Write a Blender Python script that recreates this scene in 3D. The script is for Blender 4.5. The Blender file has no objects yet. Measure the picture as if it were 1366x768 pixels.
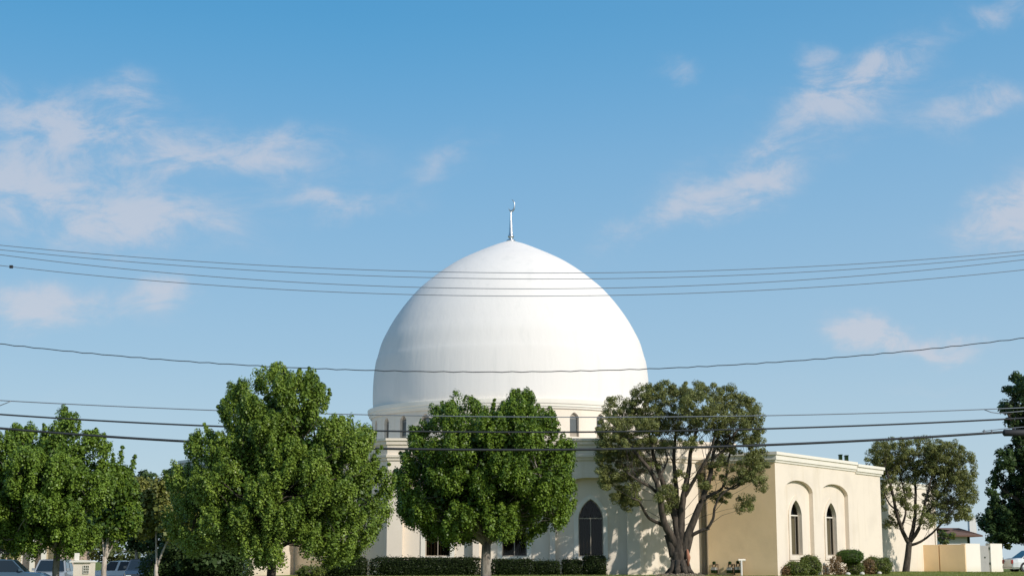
import bpy, math, random
import numpy as np
from mathutils import Vector, Matrix
R = math.radians
# ------------------------------------------------------------------ camera, sky, sun, exposure
sc = bpy.context.scene
COL = sc.collection
F = 2100.0; TH = math.atan(364 / F); CZ = 0.74          # focal length in photo pixels, pitch, eye height above the lawn
cam = bpy.data.cameras.new('camera'); camo = bpy.data.objects.new('camera', cam); COL.objects.link(camo)
cam.sensor_width = 36; cam.lens = 36 * F / 1366; cam.clip_start = .1; cam.clip_end = 6000
camo.location = (0, 0, CZ); camo.rotation_euler = (math.pi / 2 + TH, 0, 0)
sc.camera = camo
SUN_AZ, SUN_EL = 46, 31                                  # azimuth to the right of straight-back-at-camera
sdir = Vector((math.sin(R(SUN_AZ)) * math.cos(R(SUN_EL)), -math.cos(R(SUN_AZ)) * math.cos(R(SUN_EL)), math.sin(R(SUN_EL))))
sl = bpy.data.lights.new('sun', 'SUN'); sl.energy = 3.7; sl.angle = R(.53); sl.color = (1, .945, .86)
so = bpy.data.objects.new('sun', sl); COL.objects.link(so); so.rotation_euler = sdir.to_track_quat('Z', 'Y').to_euler()
so.location = (30, -20, 40)
sc.view_settings.view_transform = 'Standard'; sc.view_settings.look = 'None'
sc.view_settings.exposure = 0.0; sc.view_settings.gamma = 1; sc.view_settings.use_curve_mapping = False

class NT:
    def __init__(s, nt): s.nt = nt; nt.nodes.clear()
    def n(s, t, ins=None, **kw):
        x = s.nt.nodes.new(t)
        for k, v in kw.items(): setattr(x, k, v)
        for k, v in (ins or {}).items():
            if hasattr(v, 'is_output') or isinstance(v, bpy.types.NodeSocket): s.nt.links.new(v, x.inputs[k])
            else: x.inputs[k].default_value = v
        return x
    def m(s, op, a, b=0.0, c=0.0, clamp=False):
        x = s.nt.nodes.new('ShaderNodeMath'); x.operation = op; x.use_clamp = clamp
        for i, v in enumerate((a, b, c)):
            if isinstance(v, bpy.types.NodeSocket): s.nt.links.new(v, x.inputs[i])
            else: x.inputs[i].default_value = v
        return x.outputs[0]
    def mix(s, fac, a, b, blend='MIX'):
        x = s.nt.nodes.new('ShaderNodeMix'); x.data_type = 'RGBA'; x.blend_type = blend; x.clamp_factor = True
        for i, v in ((0, fac), (6, a), (7, b)):
            if isinstance(v, bpy.types.NodeSocket): s.nt.links.new(v, x.inputs[i])
            else: x.inputs[i].default_value = v if i == 0 else (*v[:3], 1)
        return x.outputs[2]
    def ramp(s, fac, a, b, va=0.0, vb=1.0):
        x = s.nt.nodes.new('ShaderNodeMapRange'); x.clamp = True; x.interpolation_type = 'SMOOTHSTEP'
        s.nt.links.new(fac, x.inputs[0])
        for i, v in enumerate((a, b, va, vb)): x.inputs[i + 1].default_value = v
        return x.outputs[0]

def slope(y):                                            # tangent of elevation for photo row y (centre column)
    v = 384 - y; return (F * math.sin(TH) + v * math.cos(TH)) / (F * math.cos(TH) - v * math.sin(TH))
def Zat(y, Y): return CZ + Y * slope(y)
def P(x, y, Y):
    Z = CZ + Y * slope(y); d = Y * math.cos(TH) + (Z - CZ) * math.sin(TH)
    return Vector(((x - 683) * d / F, Y, Z))

def build_world():
    w = bpy.data.worlds.new('World'); sc.world = w; w.use_nodes = True; t = NT(w.node_tree)
    sky = t.n('ShaderNodeTexSky'); sky.sky_type = 'NISHITA'; sky.sun_disc = False
    sky.sun_elevation = R(SUN_EL); sky.sun_rotation = R(180 - SUN_AZ)
    sky.altitude = 0; sky.air_density = 1.0; sky.dust_density = .35; sky.ozone_density = 1.5
    tc = t.n('ShaderNodeTexCoord'); sp = t.n('ShaderNodeSeparateXYZ', {0: tc.outputs['Generated']})
    x, y, z = sp.outputs
    yy = t.m('MAXIMUM', y, .05)
    u = t.m('DIVIDE', x, yy); v = t.m('DIVIDE', z, yy)
    uv = t.n('ShaderNodeCombineXYZ', {0: u, 1: v}).outputs[0]
    wp = t.n('ShaderNodeTexNoise', {'Vector': uv, 'Scale': 16.0, 'Detail': 5.0, 'Roughness': .6})
    ws = t.n('ShaderNodeSeparateColor', {0: wp.outputs['Color']})
    u2 = t.m('ADD', u, t.m('MULTIPLY', t.m('SUBTRACT', ws.outputs[0], .5), .070))
    v2 = t.m('ADD', v, t.m('MULTIPLY', t.m('SUBTRACT', ws.outputs[1], .5), .050))
    # cloud banks: photo x, y, half sizes, tilt (deg), density
    cl = [(50, 160, 95, 30, 8, 1.1), (165, 140, 40, 28, 0, 1.0), (175, 200, 80, 22, 8, .7), (335, 205, 98, 30, 0, 1.35), (60, 250, 95, 34, 10, 1.15),
          (225, 290, 85, 34, 8, 1.15), (120, 312, 90, 20, 5, .5), (65, 400, 90, 22, 6, 1.3), (207, 392, 32, 18, 5, 1.2),
          (455, 268, 66, 16, -3, 1.1), (590, 213, 42, 22, -20, .7), (90, 528, 60, 12, 0, .25),
          (1185, 85, 55, 22, -28, 1.0), (1085, 88, 24, 22, 35, .9), (1140, 125, 62, 28, -20, 1.0), (1015, 222, 98, 28, -14, .95),
          (1060, 170, 75, 22, -35, .6), (890, 288, 88, 17, -22, 1.0), (905, 88, 24, 14, -30, .7), (990, 130, 26, 12, -20, .25),
          (1295, 138, 66, 18, -6, 1.1), (1270, 180, 30, 14, 20, .3), (1340, 22, 58, 18, -15, .8), (1352, 285, 52, 32, -25, 1.4), (1340, 315, 75, 18, 0, .7),
          (1160, 451, 44, 17, 3, 1.8), (1245, 455, 50, 11, 0, 1.4), (1230, 512, 60, 7, -5, .3), (1040, 520, 40, 14, 0, .2),
          (1500, 250, 80, 40, 10, .9), (-120, 230, 120, 45, 5, 1.0), (-90, 420, 90, 25, 0, .8), (1480, 110, 90, 25, -10, .6), (1520, 470, 70, 16, 0, .7)]
    dens = None
    for (cx, cy, rx, ry, rot, dn) in cl:
        cu = (cx - 683) / F / (math.cos(TH) - (384 - cy) / F * math.sin(TH)); cv = slope(cy)
        a = R(-rot); ca, sa = math.cos(a), math.sin(a)
        du = t.m('SUBTRACT', u2, cu); dv = t.m('SUBTRACT', v2, cv)
        p = t.m('MULTIPLY', t.m('ADD', t.m('MULTIPLY', du, ca), t.m('MULTIPLY', dv, sa)), F / (rx * 1.12))
        q = t.m('MULTIPLY', t.m('SUBTRACT', t.m('MULTIPLY', dv, ca), t.m('MULTIPLY', du, sa)), F / (ry * 1.15))
        r2 = t.m('ADD', t.m('MULTIPLY', p, p), t.m('MULTIPLY', q, q))
        e = t.m('MULTIPLY', t.m('EXPONENT', t.m('MULTIPLY', r2, -.75)), dn)
        dens = e if dens is None else t.m('ADD', dens, e)
    front = t.ramp(y, .25, .5)
    dens = t.m('MULTIPLY', dens, front)
    # elsewhere round the sky: unseen scattered banks, cover raised to add warm fill light
    sv = t.n('ShaderNodeVectorMath', {0: tc.outputs['Generated'], 1: (1, 1, 2.6)}, operation='MULTIPLY').outputs[0]
    gn = t.n('ShaderNodeTexNoise', {'Vector': sv, 'Scale': 3.2, 'Detail': 7.0, 'Roughness': .55})
    g = t.m('MULTIPLY', t.ramp(gn.outputs[0], .47, .66), t.ramp(y, .80, .70))
    dens = t.m('ADD', dens, t.m('MULTIPLY', g, 1.1))
    fv = t.n('ShaderNodeVectorMath', {0: uv, 1: (.6, 1.25, 1)}, operation='MULTIPLY').outputs[0]
    fn = t.n('ShaderNodeTexNoise', {'Vector': fv, 'Scale': 30.0, 'Detail': 10.0, 'Roughness': .66, 'Distortion': .5})
    fb = t.ramp(fn.outputs[0], .30, .68, .25, 1.25)
    d = t.m('MULTIPLY', dens, fb)
    fac = t.m('MULTIPLY', t.ramp(d, .015, 1.5), .60)
    rp = t.n('ShaderNodeValToRGB', {0: z}); cr = rp.color_ramp; cr.interpolation = 'B_SPLINE'
    stops = [(0.0, (.50, .63, .73)), (.06, (.44, .60, .72)), (.13, (.335, .535, .712)), (.25, (.175, .42, .69)), (.335, (.070, .34, .64)), (.5, (.035, .25, .54)), (1.0, (.03, .17, .42))]
    while len(cr.elements) < len(stops): cr.elements.new(.5)
    for e, (p_, c_) in zip(cr.elements, stops): e.position = p_; e.color = (*c_, 1)
    grad = t.n('ShaderNodeVectorMath', {0: rp.outputs[0], 1: (1 / .12,) * 3}, operation='MULTIPLY').outputs[0]
    toward = t.m('SUBTRACT', t.m('MULTIPLY', x, sdir.x), t.m('MULTIPLY', y, -sdir.y))
    grad = t.mix(t.m('MULTIPLY', t.m('ADD', toward, .62), .24, clamp=True), grad, (6.6, 7.0, 7.2))
    skyc = t.mix(.90, sky.outputs[0], grad)
    col = t.mix(fac, skyc, CLOUD)
    bg = t.n('ShaderNodeBackground', {'Color': col, 'Strength': .12})
    t.n('ShaderNodeOutputWorld', {0: bg.outputs[0]})
SKY_SAT = 1.0; SKY_VAL = 1.0; CLOUD = (5.5, 5.35, 5.75)
build_world()
rng = np.random.default_rng(7); random.seed(7)

# ------------------------------------------------------------------ materials
def mat(name, fn):
    m = bpy.data.materials.new(name); m.use_nodes = True; t = NT(m.node_tree)
    t.n('ShaderNodeOutputMaterial', {0: fn(t)}); return m
def pos(t): return t.n('ShaderNodeNewGeometry').outputs['Position']
def noise(t, vec, scale, detail=4, rough=.55, mul=None):
    if mul is not None: vec = t.n('ShaderNodeVectorMath', {0: vec, 1: mul}, operation='MULTIPLY').outputs[0]
    return t.n('ShaderNodeTexNoise', {'Vector': vec, 'Scale': float(scale), 'Detail': float(detail), 'Roughness': rough}).outputs[0]
def princ(t, col, rough=.8, bump=None, bs=.2, bd=.01, metal=0.0, spec=.5, **kw):
    ins = {'Base Color': col if isinstance(col, bpy.types.NodeSocket) else (*col, 1), 'Roughness': rough, 'Metallic': metal, 'Specular IOR Level': spec}
    if bump is not None:
        ins['Normal'] = t.n('ShaderNodeBump', {'Height': bump, 'Strength': bs, 'Distance': bd}).outputs[0]
    ins.update(kw)
    return t.n('ShaderNodeBsdfPrincipled', ins).outputs[0]
def stucco(c, streak=.14, blotch=.10, bs=.35):
    def f(t):
        p = pos(t)
        a = noise(t, p, .55, 5); b = noise(t, p, 2.2, 5, .6, (1, 1, .12)); g = noise(t, p, 60, 3, .7)
        d = tuple(x * .80 for x in c); e = (c[0] * .86, c[1] * .84, c[2] * .78)
        col = t.mix(t.m('MULTIPLY', t.ramp(a, .4, .7), blotch * 4), c, d)
        col = t.mix(t.m('MULTIPLY', t.ramp(b, .5, .75), streak * 4), col, e)
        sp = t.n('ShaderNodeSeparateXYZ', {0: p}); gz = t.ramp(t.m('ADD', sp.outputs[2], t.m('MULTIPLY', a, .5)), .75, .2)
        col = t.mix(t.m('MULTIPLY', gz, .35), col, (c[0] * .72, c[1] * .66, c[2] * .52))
        wv = noise(t, p, 1.2, 3)
        h = t.m('ADD', g, t.m('MULTIPLY', wv, 3.0))
        return princ(t, col, .92, h, bs, .012, spec=.2)
    return f
M = {}
M['cream'] = mat('cream_stucco', stucco((.815, .71, .585)))
M['tan'] = mat('light_tinted_stucco', stucco((.93, .68, .41), .08, .12))  # cream stucco with warm grazing light and bounce put into its colour
def dome_mat(t):
    p = pos(t)
    a = noise(t, p, .35, 5); b = noise(t, p, 1.5, 6, .6, (1, 1, .10)); g = noise(t, p, 30, 4, .7)
    col = t.mix(t.m('MULTIPLY', t.ramp(a, .42, .7), .30), (.80, .757, .71), (.765, .715, .665))
    col = t.mix(t.m('MULTIPLY', t.ramp(b, .52, .72), .35), col, (.66, .64, .60))
    w = noise(t, p, .55, 4, .5, (1, 1, .07))
    w2 = noise(t, p, 2.2, 4, .6, (1, 1, .10))
    return princ(t, col, .85, t.m('ADD', t.m('MULTIPLY', g, .12), t.m('ADD', t.m('MULTIPLY', w, 1.6), t.m('MULTIPLY', w2, 1.1))), .32, .05, spec=.25)
M['dome'] = mat('white_dome_coating', dome_mat)
M['trim'] = mat('pale_trim', stucco((.83, .77, .67), .05, .05, .15))
M['frame'] = mat('bronze_frame', lambda t: princ(t, (.33, .28, .22), .5))
M['glass'] = mat('window_glass', lambda t: t.n('ShaderNodeMixShader', {0: .025,
      1: t.n('ShaderNodeBsdfTransparent', {'Color': (.5, .5, .47, 1)}).outputs[0],
      2: t.n('ShaderNodeBsdfGlossy', {'Roughness': .04, 'Color': (.8, .85, .9, 1)}).outputs[0]}).outputs[0])
M['greyglass'] = mat('obscured_drum_glass', lambda t: princ(t, t.mix(noise(t, pos(t), 1.5), (.06, .07, .07), (.12, .13, .13)), .28, spec=.8))
M['curtain'] = mat('beige_curtain', lambda t: princ(t, t.mix(noise(t, pos(t), 5, 3, .5, (1, 1, .05)), (.45, .36, .22), (.68, .57, .38)), .9))
M['drape'] = mat('dark_drape', lambda t: princ(t, (.045, .032, .02), .9, spec=0.0))
M['steel'] = mat('brushed_steel', lambda t: princ(t, (.62, .63, .63), .32, metal=1.0))
M['roof'] = mat('flat_roof', lambda t: princ(t, t.mix(noise(t, pos(t), 3), (.60, .58, .54), (.70, .68, .64)), .95))
M['brownroof'] = mat('brown_shingle', lambda t: princ(t, t.mix(noise(t, pos(t), 4, 6), (.13, .07, .045), (.22, .12, .08)), .9))
M['white'] = mat('white_paint', lambda t: princ(t, t.mix(noise(t, pos(t), 2), (.80, .78, .74), (.70, .68, .64)), .6))
M['grey'] = mat('grey_paint', lambda t: princ(t, t.mix(noise(t, pos(t), 4), (.36, .345, .32), (.43, .41, .38)), .6))
M['pink'] = mat('pink_stucco', stucco((.62, .47, .38)))
M['black'] = mat('black_rubber', lambda t: princ(t, (.02, .02, .022), .7))
M['cable'] = mat('black_cable', lambda t: princ(t, (.025, .027, .03), .55))
M['wire'] = mat('grey_aluminium_wire', lambda t: princ(t, (.20, .22, .25), .5, metal=.3))
M['pole'] = mat('weathered_pole', lambda t: princ(t, t.mix(noise(t, pos(t), 6, 4, .6, (1, 1, .1)), (.12, .08, .05), (.2, .15, .1)), .9))
M['dark'] = mat('dark_shade_metal', lambda t: princ(t, (.06, .055, .05), .6))
M['rust'] = mat('reddish_wood', lambda t: princ(t, t.mix(noise(t, pos(t), 9, 5, .6, (1, 1, .2)), (.42, .14, .07), (.30, .17, .11)), .9))
def ground_mat(t):
    p = pos(t); a = noise(t, p, .35, 6); b = noise(t, p, 7, 6, .7); s = noise(t, p, 90, 2)
    col = t.mix(t.ramp(a, .35, .68), (.12, .165, .030), (.22, .225, .07))
    col = t.mix(t.m('MULTIPLY', t.ramp(b, .45, .7), .6), col, (.09, .13, .025))
    return princ(t, col, .95, t.m('ADD', b, s), .5, .05, spec=.1)
M['grass'] = mat('lawn_grass', ground_mat)
M['asphalt'] = mat('asphalt', lambda t: princ(t, t.mix(noise(t, pos(t), .5, 8, .7), (.07, .069, .067), (.11, .107, .10)), .9, noise(t, pos(t), 120, 2), .4, .01))
M['concrete'] = mat('concrete', lambda t: princ(t, t.mix(noise(t, pos(t), .9, 8, .7), (.34, .32, .29), (.46, .44, .40)), .9, noise(t, pos(t), 80, 2), .3, .01))
M['paintline'] = mat('road_paint', lambda t: princ(t, t.mix(t.ramp(noise(t, pos(t), 12, 5, .7), .45, .65), (.7, .68, .62), (.35, .34, .32)), .8))
M['yellowline'] = mat('yellow_road_paint', lambda t: princ(t, t.mix(t.ramp(noise(t, pos(t), 12, 5, .7), .45, .65), (.65, .42, .06), (.35, .25, .08)), .8))
M['mulch'] = mat('dry_leaf_mulch', lambda t: princ(t, t.mix(noise(t, pos(t), 14, 5, .7), (.16, .11, .07), (.50, .42, .32)), .95, noise(t, pos(t), 30, 4), .8, .04))
M['stone'] = mat('pale_stone', lambda t: princ(t, (.6, .57, .52), .9))
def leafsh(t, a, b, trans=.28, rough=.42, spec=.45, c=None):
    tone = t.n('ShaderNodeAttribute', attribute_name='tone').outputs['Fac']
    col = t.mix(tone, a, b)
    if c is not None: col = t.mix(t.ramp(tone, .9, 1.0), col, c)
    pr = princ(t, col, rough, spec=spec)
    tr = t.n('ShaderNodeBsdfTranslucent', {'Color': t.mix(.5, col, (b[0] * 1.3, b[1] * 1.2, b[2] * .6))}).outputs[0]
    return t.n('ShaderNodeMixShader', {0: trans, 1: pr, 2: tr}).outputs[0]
M['blade'] = mat('grass_blade', lambda t: leafsh(t, (.14, .20, .035), (.28, .29, .08), .3))
LEAF = {
 'maple': ((.040, .085, .010), (.235, .345, .045), (.32, .39, .08)), 'bright': ((.042, .090, .012), (.27, .37, .050), (.42, .44, .16)),
 'deep': ((.030, .070, .008), (.205, .300, .034), (.27, .34, .07)), 'yellow': ((.08, .11, .02), (.34, .32, .08), (.60, .54, .26)),
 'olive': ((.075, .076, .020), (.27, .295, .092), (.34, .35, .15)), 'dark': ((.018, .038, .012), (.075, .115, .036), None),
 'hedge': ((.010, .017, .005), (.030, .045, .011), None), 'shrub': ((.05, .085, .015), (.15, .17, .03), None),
 'red': ((.10, .07, .03), (.28, .17, .08), None), 'topiary': ((.03, .07, .012), (.09, .15, .02), None), 'far': ((.05, .07, .02), (.12, .14, .04), None)}
for k, (a, b, c) in LEAF.items():
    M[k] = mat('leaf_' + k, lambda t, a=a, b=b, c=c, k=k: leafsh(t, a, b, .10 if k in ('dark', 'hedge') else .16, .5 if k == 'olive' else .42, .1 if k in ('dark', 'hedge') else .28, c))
def bark(a, b):
    return lambda t: princ(t, t.mix(t.ramp(noise(t, pos(t), 5, 6, .7, (1, 1, .25)), .35, .65), a, b), .95, noise(t, pos(t), 9, 6, .7, (1, 1, .2)), .9, .06)
M['bark'] = mat('dark_bark', bark((.03, .023, .017), (.105, .082, .062)))
M['greybark'] = mat('grey_bark', bark((.13, .11, .09), (.34, .30, .25)))
M['palebark'] = mat('pale_bark', bark((.34, .27, .22), (.62, .54, .46)))

# ------------------------------------------------------------------ mesh helpers
ORG = {}
def tag(o, label=None, cat=None, group=None, kind=None):
    if label: o['label'] = label
    if cat: o['category'] = cat
    if group: o['group'] = group
    if kind: o['kind'] = kind
    return o
def empty(name, loc, label, cat, group=None):
    o = bpy.data.objects.new(name, None); COL.objects.link(o); o.location = loc; o.empty_display_size = .3
    ORG[o] = Vector(loc); return tag(o, label, cat, group)
def link_mesh(name, me, m, parent=None):
    o = bpy.data.objects.new(name, me); COL.objects.link(o)
    if m is not None: me.materials.append(m)
    if parent is not None: o.parent = parent; ORG[o] = ORG.get(parent, Vector())
    else: ORG[o] = Vector()
    return o
class MB:
    def __init__(s): s.v = []; s.f = []
    def add(s, vs, fs):
        n = len(s.v); s.v += [tuple(v) for v in vs]; s.f += [tuple(i + n for i in f) for f in fs]; return s
    def box(s, x0, x1, y0, y1, z0, z1, mtx=None):
        vs = [Vector((x, y, z)) for z in (z0, z1) for x, y in ((x0, y0), (x1, y0), (x1, y1), (x0, y1))]
        if mtx is not None: vs = [mtx @ v for v in vs]
        return s.add(vs, [(3, 2, 1, 0), (4, 5, 6, 7), (0, 1, 5, 4), (1, 2, 6, 5), (2, 3, 7, 6), (3, 0, 4, 7)])
    def prism(s, pts, z0, z1):
        n = len(pts); return s.add([(x, y, z0) for x, y in pts] + [(x, y, z1) for x, y in pts],
            [tuple(range(n))[::-1], tuple(range(n, 2 * n))] + [(i, (i + 1) % n, n + (i + 1) % n, n + i) for i in range(n)])
    def lathe(s, prof, cx, cy, n=32, cap=True):
        vs = []; fs = []
        for r, z in prof: vs += [(cx + r * math.cos(2 * math.pi * k / n), cy + r * math.sin(2 * math.pi * k / n), z) for k in range(n)]
        for i in range(len(prof) - 1):
            for k in range(n): fs.append((i * n + k, i * n + (k + 1) % n, (i + 1) * n + (k + 1) % n, (i + 1) * n + k))
        if cap: fs += [tuple(range(n))[::-1], tuple((len(prof) - 1) * n + k for k in range(n))]
        return s.add(vs, fs)
    def tube(s, pts, rad, n=8, cap=True):
        pts = [Vector(p) for p in pts]; vs = []; fs = []
        if not hasattr(rad, '__len__'): rad = [rad] * len(pts)
        ref = Vector((0.3, .2, 1)).normalized()
        for i, p in enumerate(pts):
            t = (pts[min(i + 1, len(pts) - 1)] - pts[max(i - 1, 0)]).normalized()
            a = t.cross(ref if abs(t.dot(ref)) < .95 else Vector((1, 0, 0))).normalized(); b = t.cross(a)
            vs += [p + (a * math.cos(2 * math.pi * k / n) + b * math.sin(2 * math.pi * k / n)) * rad[i] for k in range(n)]
        for i in range(len(pts) - 1):
            for k in range(n): fs.append((i * n + k, i * n + (k + 1) % n, (i + 1) * n + (k + 1) % n, (i + 1) * n + k))
        if cap: fs += [tuple(range(n))[::-1], tuple((len(pts) - 1) * n + k for k in range(n))]
        return s.add(vs, fs)
    def build(s, name, m, parent=None, smooth=False, local=False):
        o_ = Vector() if local else ORG.get(parent, Vector())
        me = bpy.data.meshes.new(name); me.from_pydata([(v[0] - o_.x, v[1] - o_.y, v[2] - o_.z) for v in s.v], [], s.f)
        if smooth: me.polygons.foreach_set('use_smooth', [True] * len(me.polygons))
        me.update(); return link_mesh(name, me, m, parent)

def fit_curve(pts, n):                                   # smooth Catmull-Rom through points
    p = np.array([2 * np.array(pts[0]) - np.array(pts[1])] + [np.array(q) for q in pts] + [2 * np.array(pts[-1]) - np.array(pts[-2])], float)
    out = []; m = len(pts) - 1
    for i in range(n + 1):
        t = i / n * m; k = min(int(t), m - 1); t -= k
        a, b, c, d = p[k], p[k + 1], p[k + 2], p[k + 3]
        out.append(.5 * ((2 * b) + (c - a) * t + (2 * a - 5 * b + 4 * c - d) * t * t + (3 * b - a - 3 * c + d) * t ** 3))
    return [tuple(q) for q in out]

# arch head shapes: height above spring for t in -1..1
def gothic(rise): return lambda t: rise * (.62 * max(0, 1 - abs(t) ** 2.3) ** .58 + .38 * (1 - abs(t)))
def segment(rise): return lambda t: rise * max(0, 1 - abs(t) ** 2.2) ** .62
def outline(uc, hw, sill, spring, fn, n=14, grow=0.0):   # ccw from bottom-left over the head to bottom-right
    h = hw + grow; pts = [(uc - h, sill - grow)]
    k = 1 + grow / max(hw, .01)
    for i in range(n + 1):
        t = -1 + 2 * i / n; t = math.copysign(1 - (1 - abs(t)) ** 1.5, t) if abs(t) > 1e-9 else 0
        pts.append((uc + h * t, spring + fn(t) * (1 if grow == 0 else (fn(0) + grow) / fn(0))))
    return pts + [(uc + h, sill - grow)]
def pierced(mb, ua, ub, z0, z1, ops, mp, depth, maxdu=1.0):
    us = {ua, ub}
    for (uc, hw, sill, spring, fn) in ops:
        for p in outline(uc, hw, sill, spring, fn)[1:-1]: us.add(p[0])
    us = sorted(us); ful = [us[0]]
    for a, b in zip(us, us[1:]):
        k = max(1, math.ceil((b - a) / maxdu)); ful += [a + (b - a) * (i + 1) / k for i in range(k)]
    q = lambda a, b, c, d: mb.add([a, b, c, d], [(0, 1, 2, 3)])
    for a, b in zip(ful, ful[1:]):
        if b - a < 1e-7: continue
        m = (a + b) / 2; op = next((o for o in ops if abs(m - o[0]) < o[1]), None)
        if op is None: q(mp(a, z0, 0), mp(b, z0, 0), mp(b, z1, 0), mp(a, z1, 0)); continue
        uc, hw, sill, spring, fn = op; ha = spring + fn((a - uc) / hw * .99999); hb = spring + fn((b - uc) / hw * .99999)
        if sill > z0 + 1e-4:
            q(mp(a, z0, 0), mp(b, z0, 0), mp(b, sill, 0), mp(a, sill, 0)); q(mp(a, sill, 0), mp(b, sill, 0), mp(b, sill, depth), mp(a, sill, depth))
        q(mp(a, ha, 0), mp(b, hb, 0), mp(b, z1, 0), mp(a, z1, 0)); q(mp(a, ha, depth), mp(b, hb, depth), mp(b, hb, 0), mp(a, ha, 0))
    for uc, hw, sill, spring, fn in ops:
        for sgn in (-1, 1):
            u = uc + sgn * hw; q(mp(u, sill, 0), mp(u, spring, 0), mp(u, spring, depth), mp(u, sill, depth))
def ring(mb, inner, outer, mp, d0, d1, closed=True):     # flat band between two outlines, d0 = proud face, d1 = back
    n = len(inner); vs = [mp(u, z, d0) for u, z in inner] + [mp(u, z, d0) for u, z in outer] + [mp(u, z, d1) for u, z in inner] + [mp(u, z, d1) for u, z in outer]
    fs = []
    for i in range(n if closed else n - 1):
        j = (i + 1) % n; fs += [(i, j, n + j, n + i), (i, j, 2 * n + j, 2 * n + i), (n + i, n + j, 3 * n + j, 3 * n + i)]
    mb.add(vs, fs)
def ubox(mb, u0, u1, z0, z1, d0, d1, mp):
    vs = [mp(u, z, d) for d in (d0, d1) for u, z in ((u0, z0), (u1, z0), (u1, z1), (u0, z1))]
    mb.add(vs, [(0, 1, 2, 3), (7, 6, 5, 4), (0, 4, 5, 1), (1, 5, 6, 2), (2, 6, 7, 3), (3, 7, 4, 0)])
def plane_map(p0, dx, dy):                               # u along the wall, d inwards; outward = right-hand of (dx,dy) rotated -90
    p0 = Vector((p0[0], p0[1])); dr = Vector((dx, dy)).normalized(); inn = Vector((-dr.y, dr.x))
    return lambda u, z, d: Vector((p0.x + dr.x * u + inn.x * d, p0.y + dr.y * u + inn.y * d, z))
def offset_path(pts, d, closed=False):
    n = len(pts); out = []; P_ = [Vector(p) for p in pts]
    for i in range(n):
        a = P_[(i - 1) % n] if (closed or i > 0) else None; c = P_[(i + 1) % n] if (closed or i < n - 1) else None
        b = P_[i]; ns = []
        for s, e in ((a, b), (b, c)):
            if s is not None and e is not None: t = (e - s).normalized(); ns.append(Vector((t.y, -t.x)))
        m = sum(ns, Vector((0, 0))).normalized(); out.append(b + m * (d / max(.3, m.dot(ns[0]))))
    return out
def moulding(mb, path, prof, closed=False):              # prof: list of (out, z) swept along plan path (outside on the right of travel)
    rows = [offset_path(path, o, closed) for o, z in prof]; n = len(path); k = len(prof)
    vs = [(rows[j][i].x, rows[j][i].y, prof[j][1]) for i in range(n) for j in range(k)]; fs = []
    for i in range(n if closed else n - 1):
        i2 = (i + 1) % n
        for j in range(k - 1): fs.append((i * k + j, i2 * k + j, i2 * k + j + 1, i * k + j + 1))
    if not closed: fs += [tuple(range(k)), tuple((n - 1) * k + j for j in range(k))[::-1]]
    mb.add(vs, fs)
def curtain_mb(mb, u0, u1, z0, z1, d, mp, folds=9, amp=.05):
    n = folds * 6; vs = []
    for i in range(n + 1):
        u = u0 + (u1 - u0) * i / n; dd = d + amp * math.sin(i / 6 * 2 * math.pi)
        vs += [mp(u, z0, dd), mp(u, z1, dd)]
    mb.add(vs, [(2 * i, 2 * i + 2, 2 * i + 3, 2 * i + 1) for i in range(n)])
def window(parent, mp, uc, hw, sill, spring, fn, d, style, label=None, fr=.055):
    o = outline(uc, hw, sill, spring, fn); inn = outline(uc, hw - fr, sill + fr, spring, lambda t: fn(t) * (fn(0) - fr) / fn(0))
    b = MB(); ring(b, inn, o, mp, d, d + .07)
    w = b.build('window', M['frame'], parent)
    if label: w['label'] = label
    g = MB(); n = len(inn); g.add([mp(u, z, d + .035) for u, z in inn], [tuple(range(n))]); g.build('pane', M['greyglass'] if style == 'drum' else M['glass'], w)
    if style == 'drum':
        b = MB(); ubox(b, uc - hw + fr, uc + hw - fr, spring - .05, spring - .02, d + .01, d + .034, mp); b.build('glazing_bar', M['grey'], w)
        return w
    b = MB(); ubox(b, uc - hw + fr, uc + hw - fr, spring - .06, spring + .0, d + .005, d + .034, mp); b.build('transom', M['frame'] if style == 'front' else M['trim'], w)
    b = MB()
    for uu in ((uc,) if style == 'front' else (uc - hw * .42, uc + hw * .42)): ubox(b, uu - .022, uu + .022, sill + fr, spring - .06, d + .008, d + .034, mp)
    b.build('mullion', M['frame'], w)
    if style == 'wing':
        b = MB(); curtain_mb(b, uc - hw * .15, uc + hw + .2, sill - .1, spring - .05, d + .22, mp, 5); curtain_mb(b, uc - hw * .95, uc - hw * .42, sill - .1, spring - .05, d + .24, mp, 3, .03); b.build('curtain', M['curtain'], w)
    else:
        b = MB(); curtain_mb(b, uc - hw - .2, uc + hw + .2, sill - .1, spring + fn(0), d + .3, mp, 10); b.build('curtain', M['drape'], w)
    return w

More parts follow.
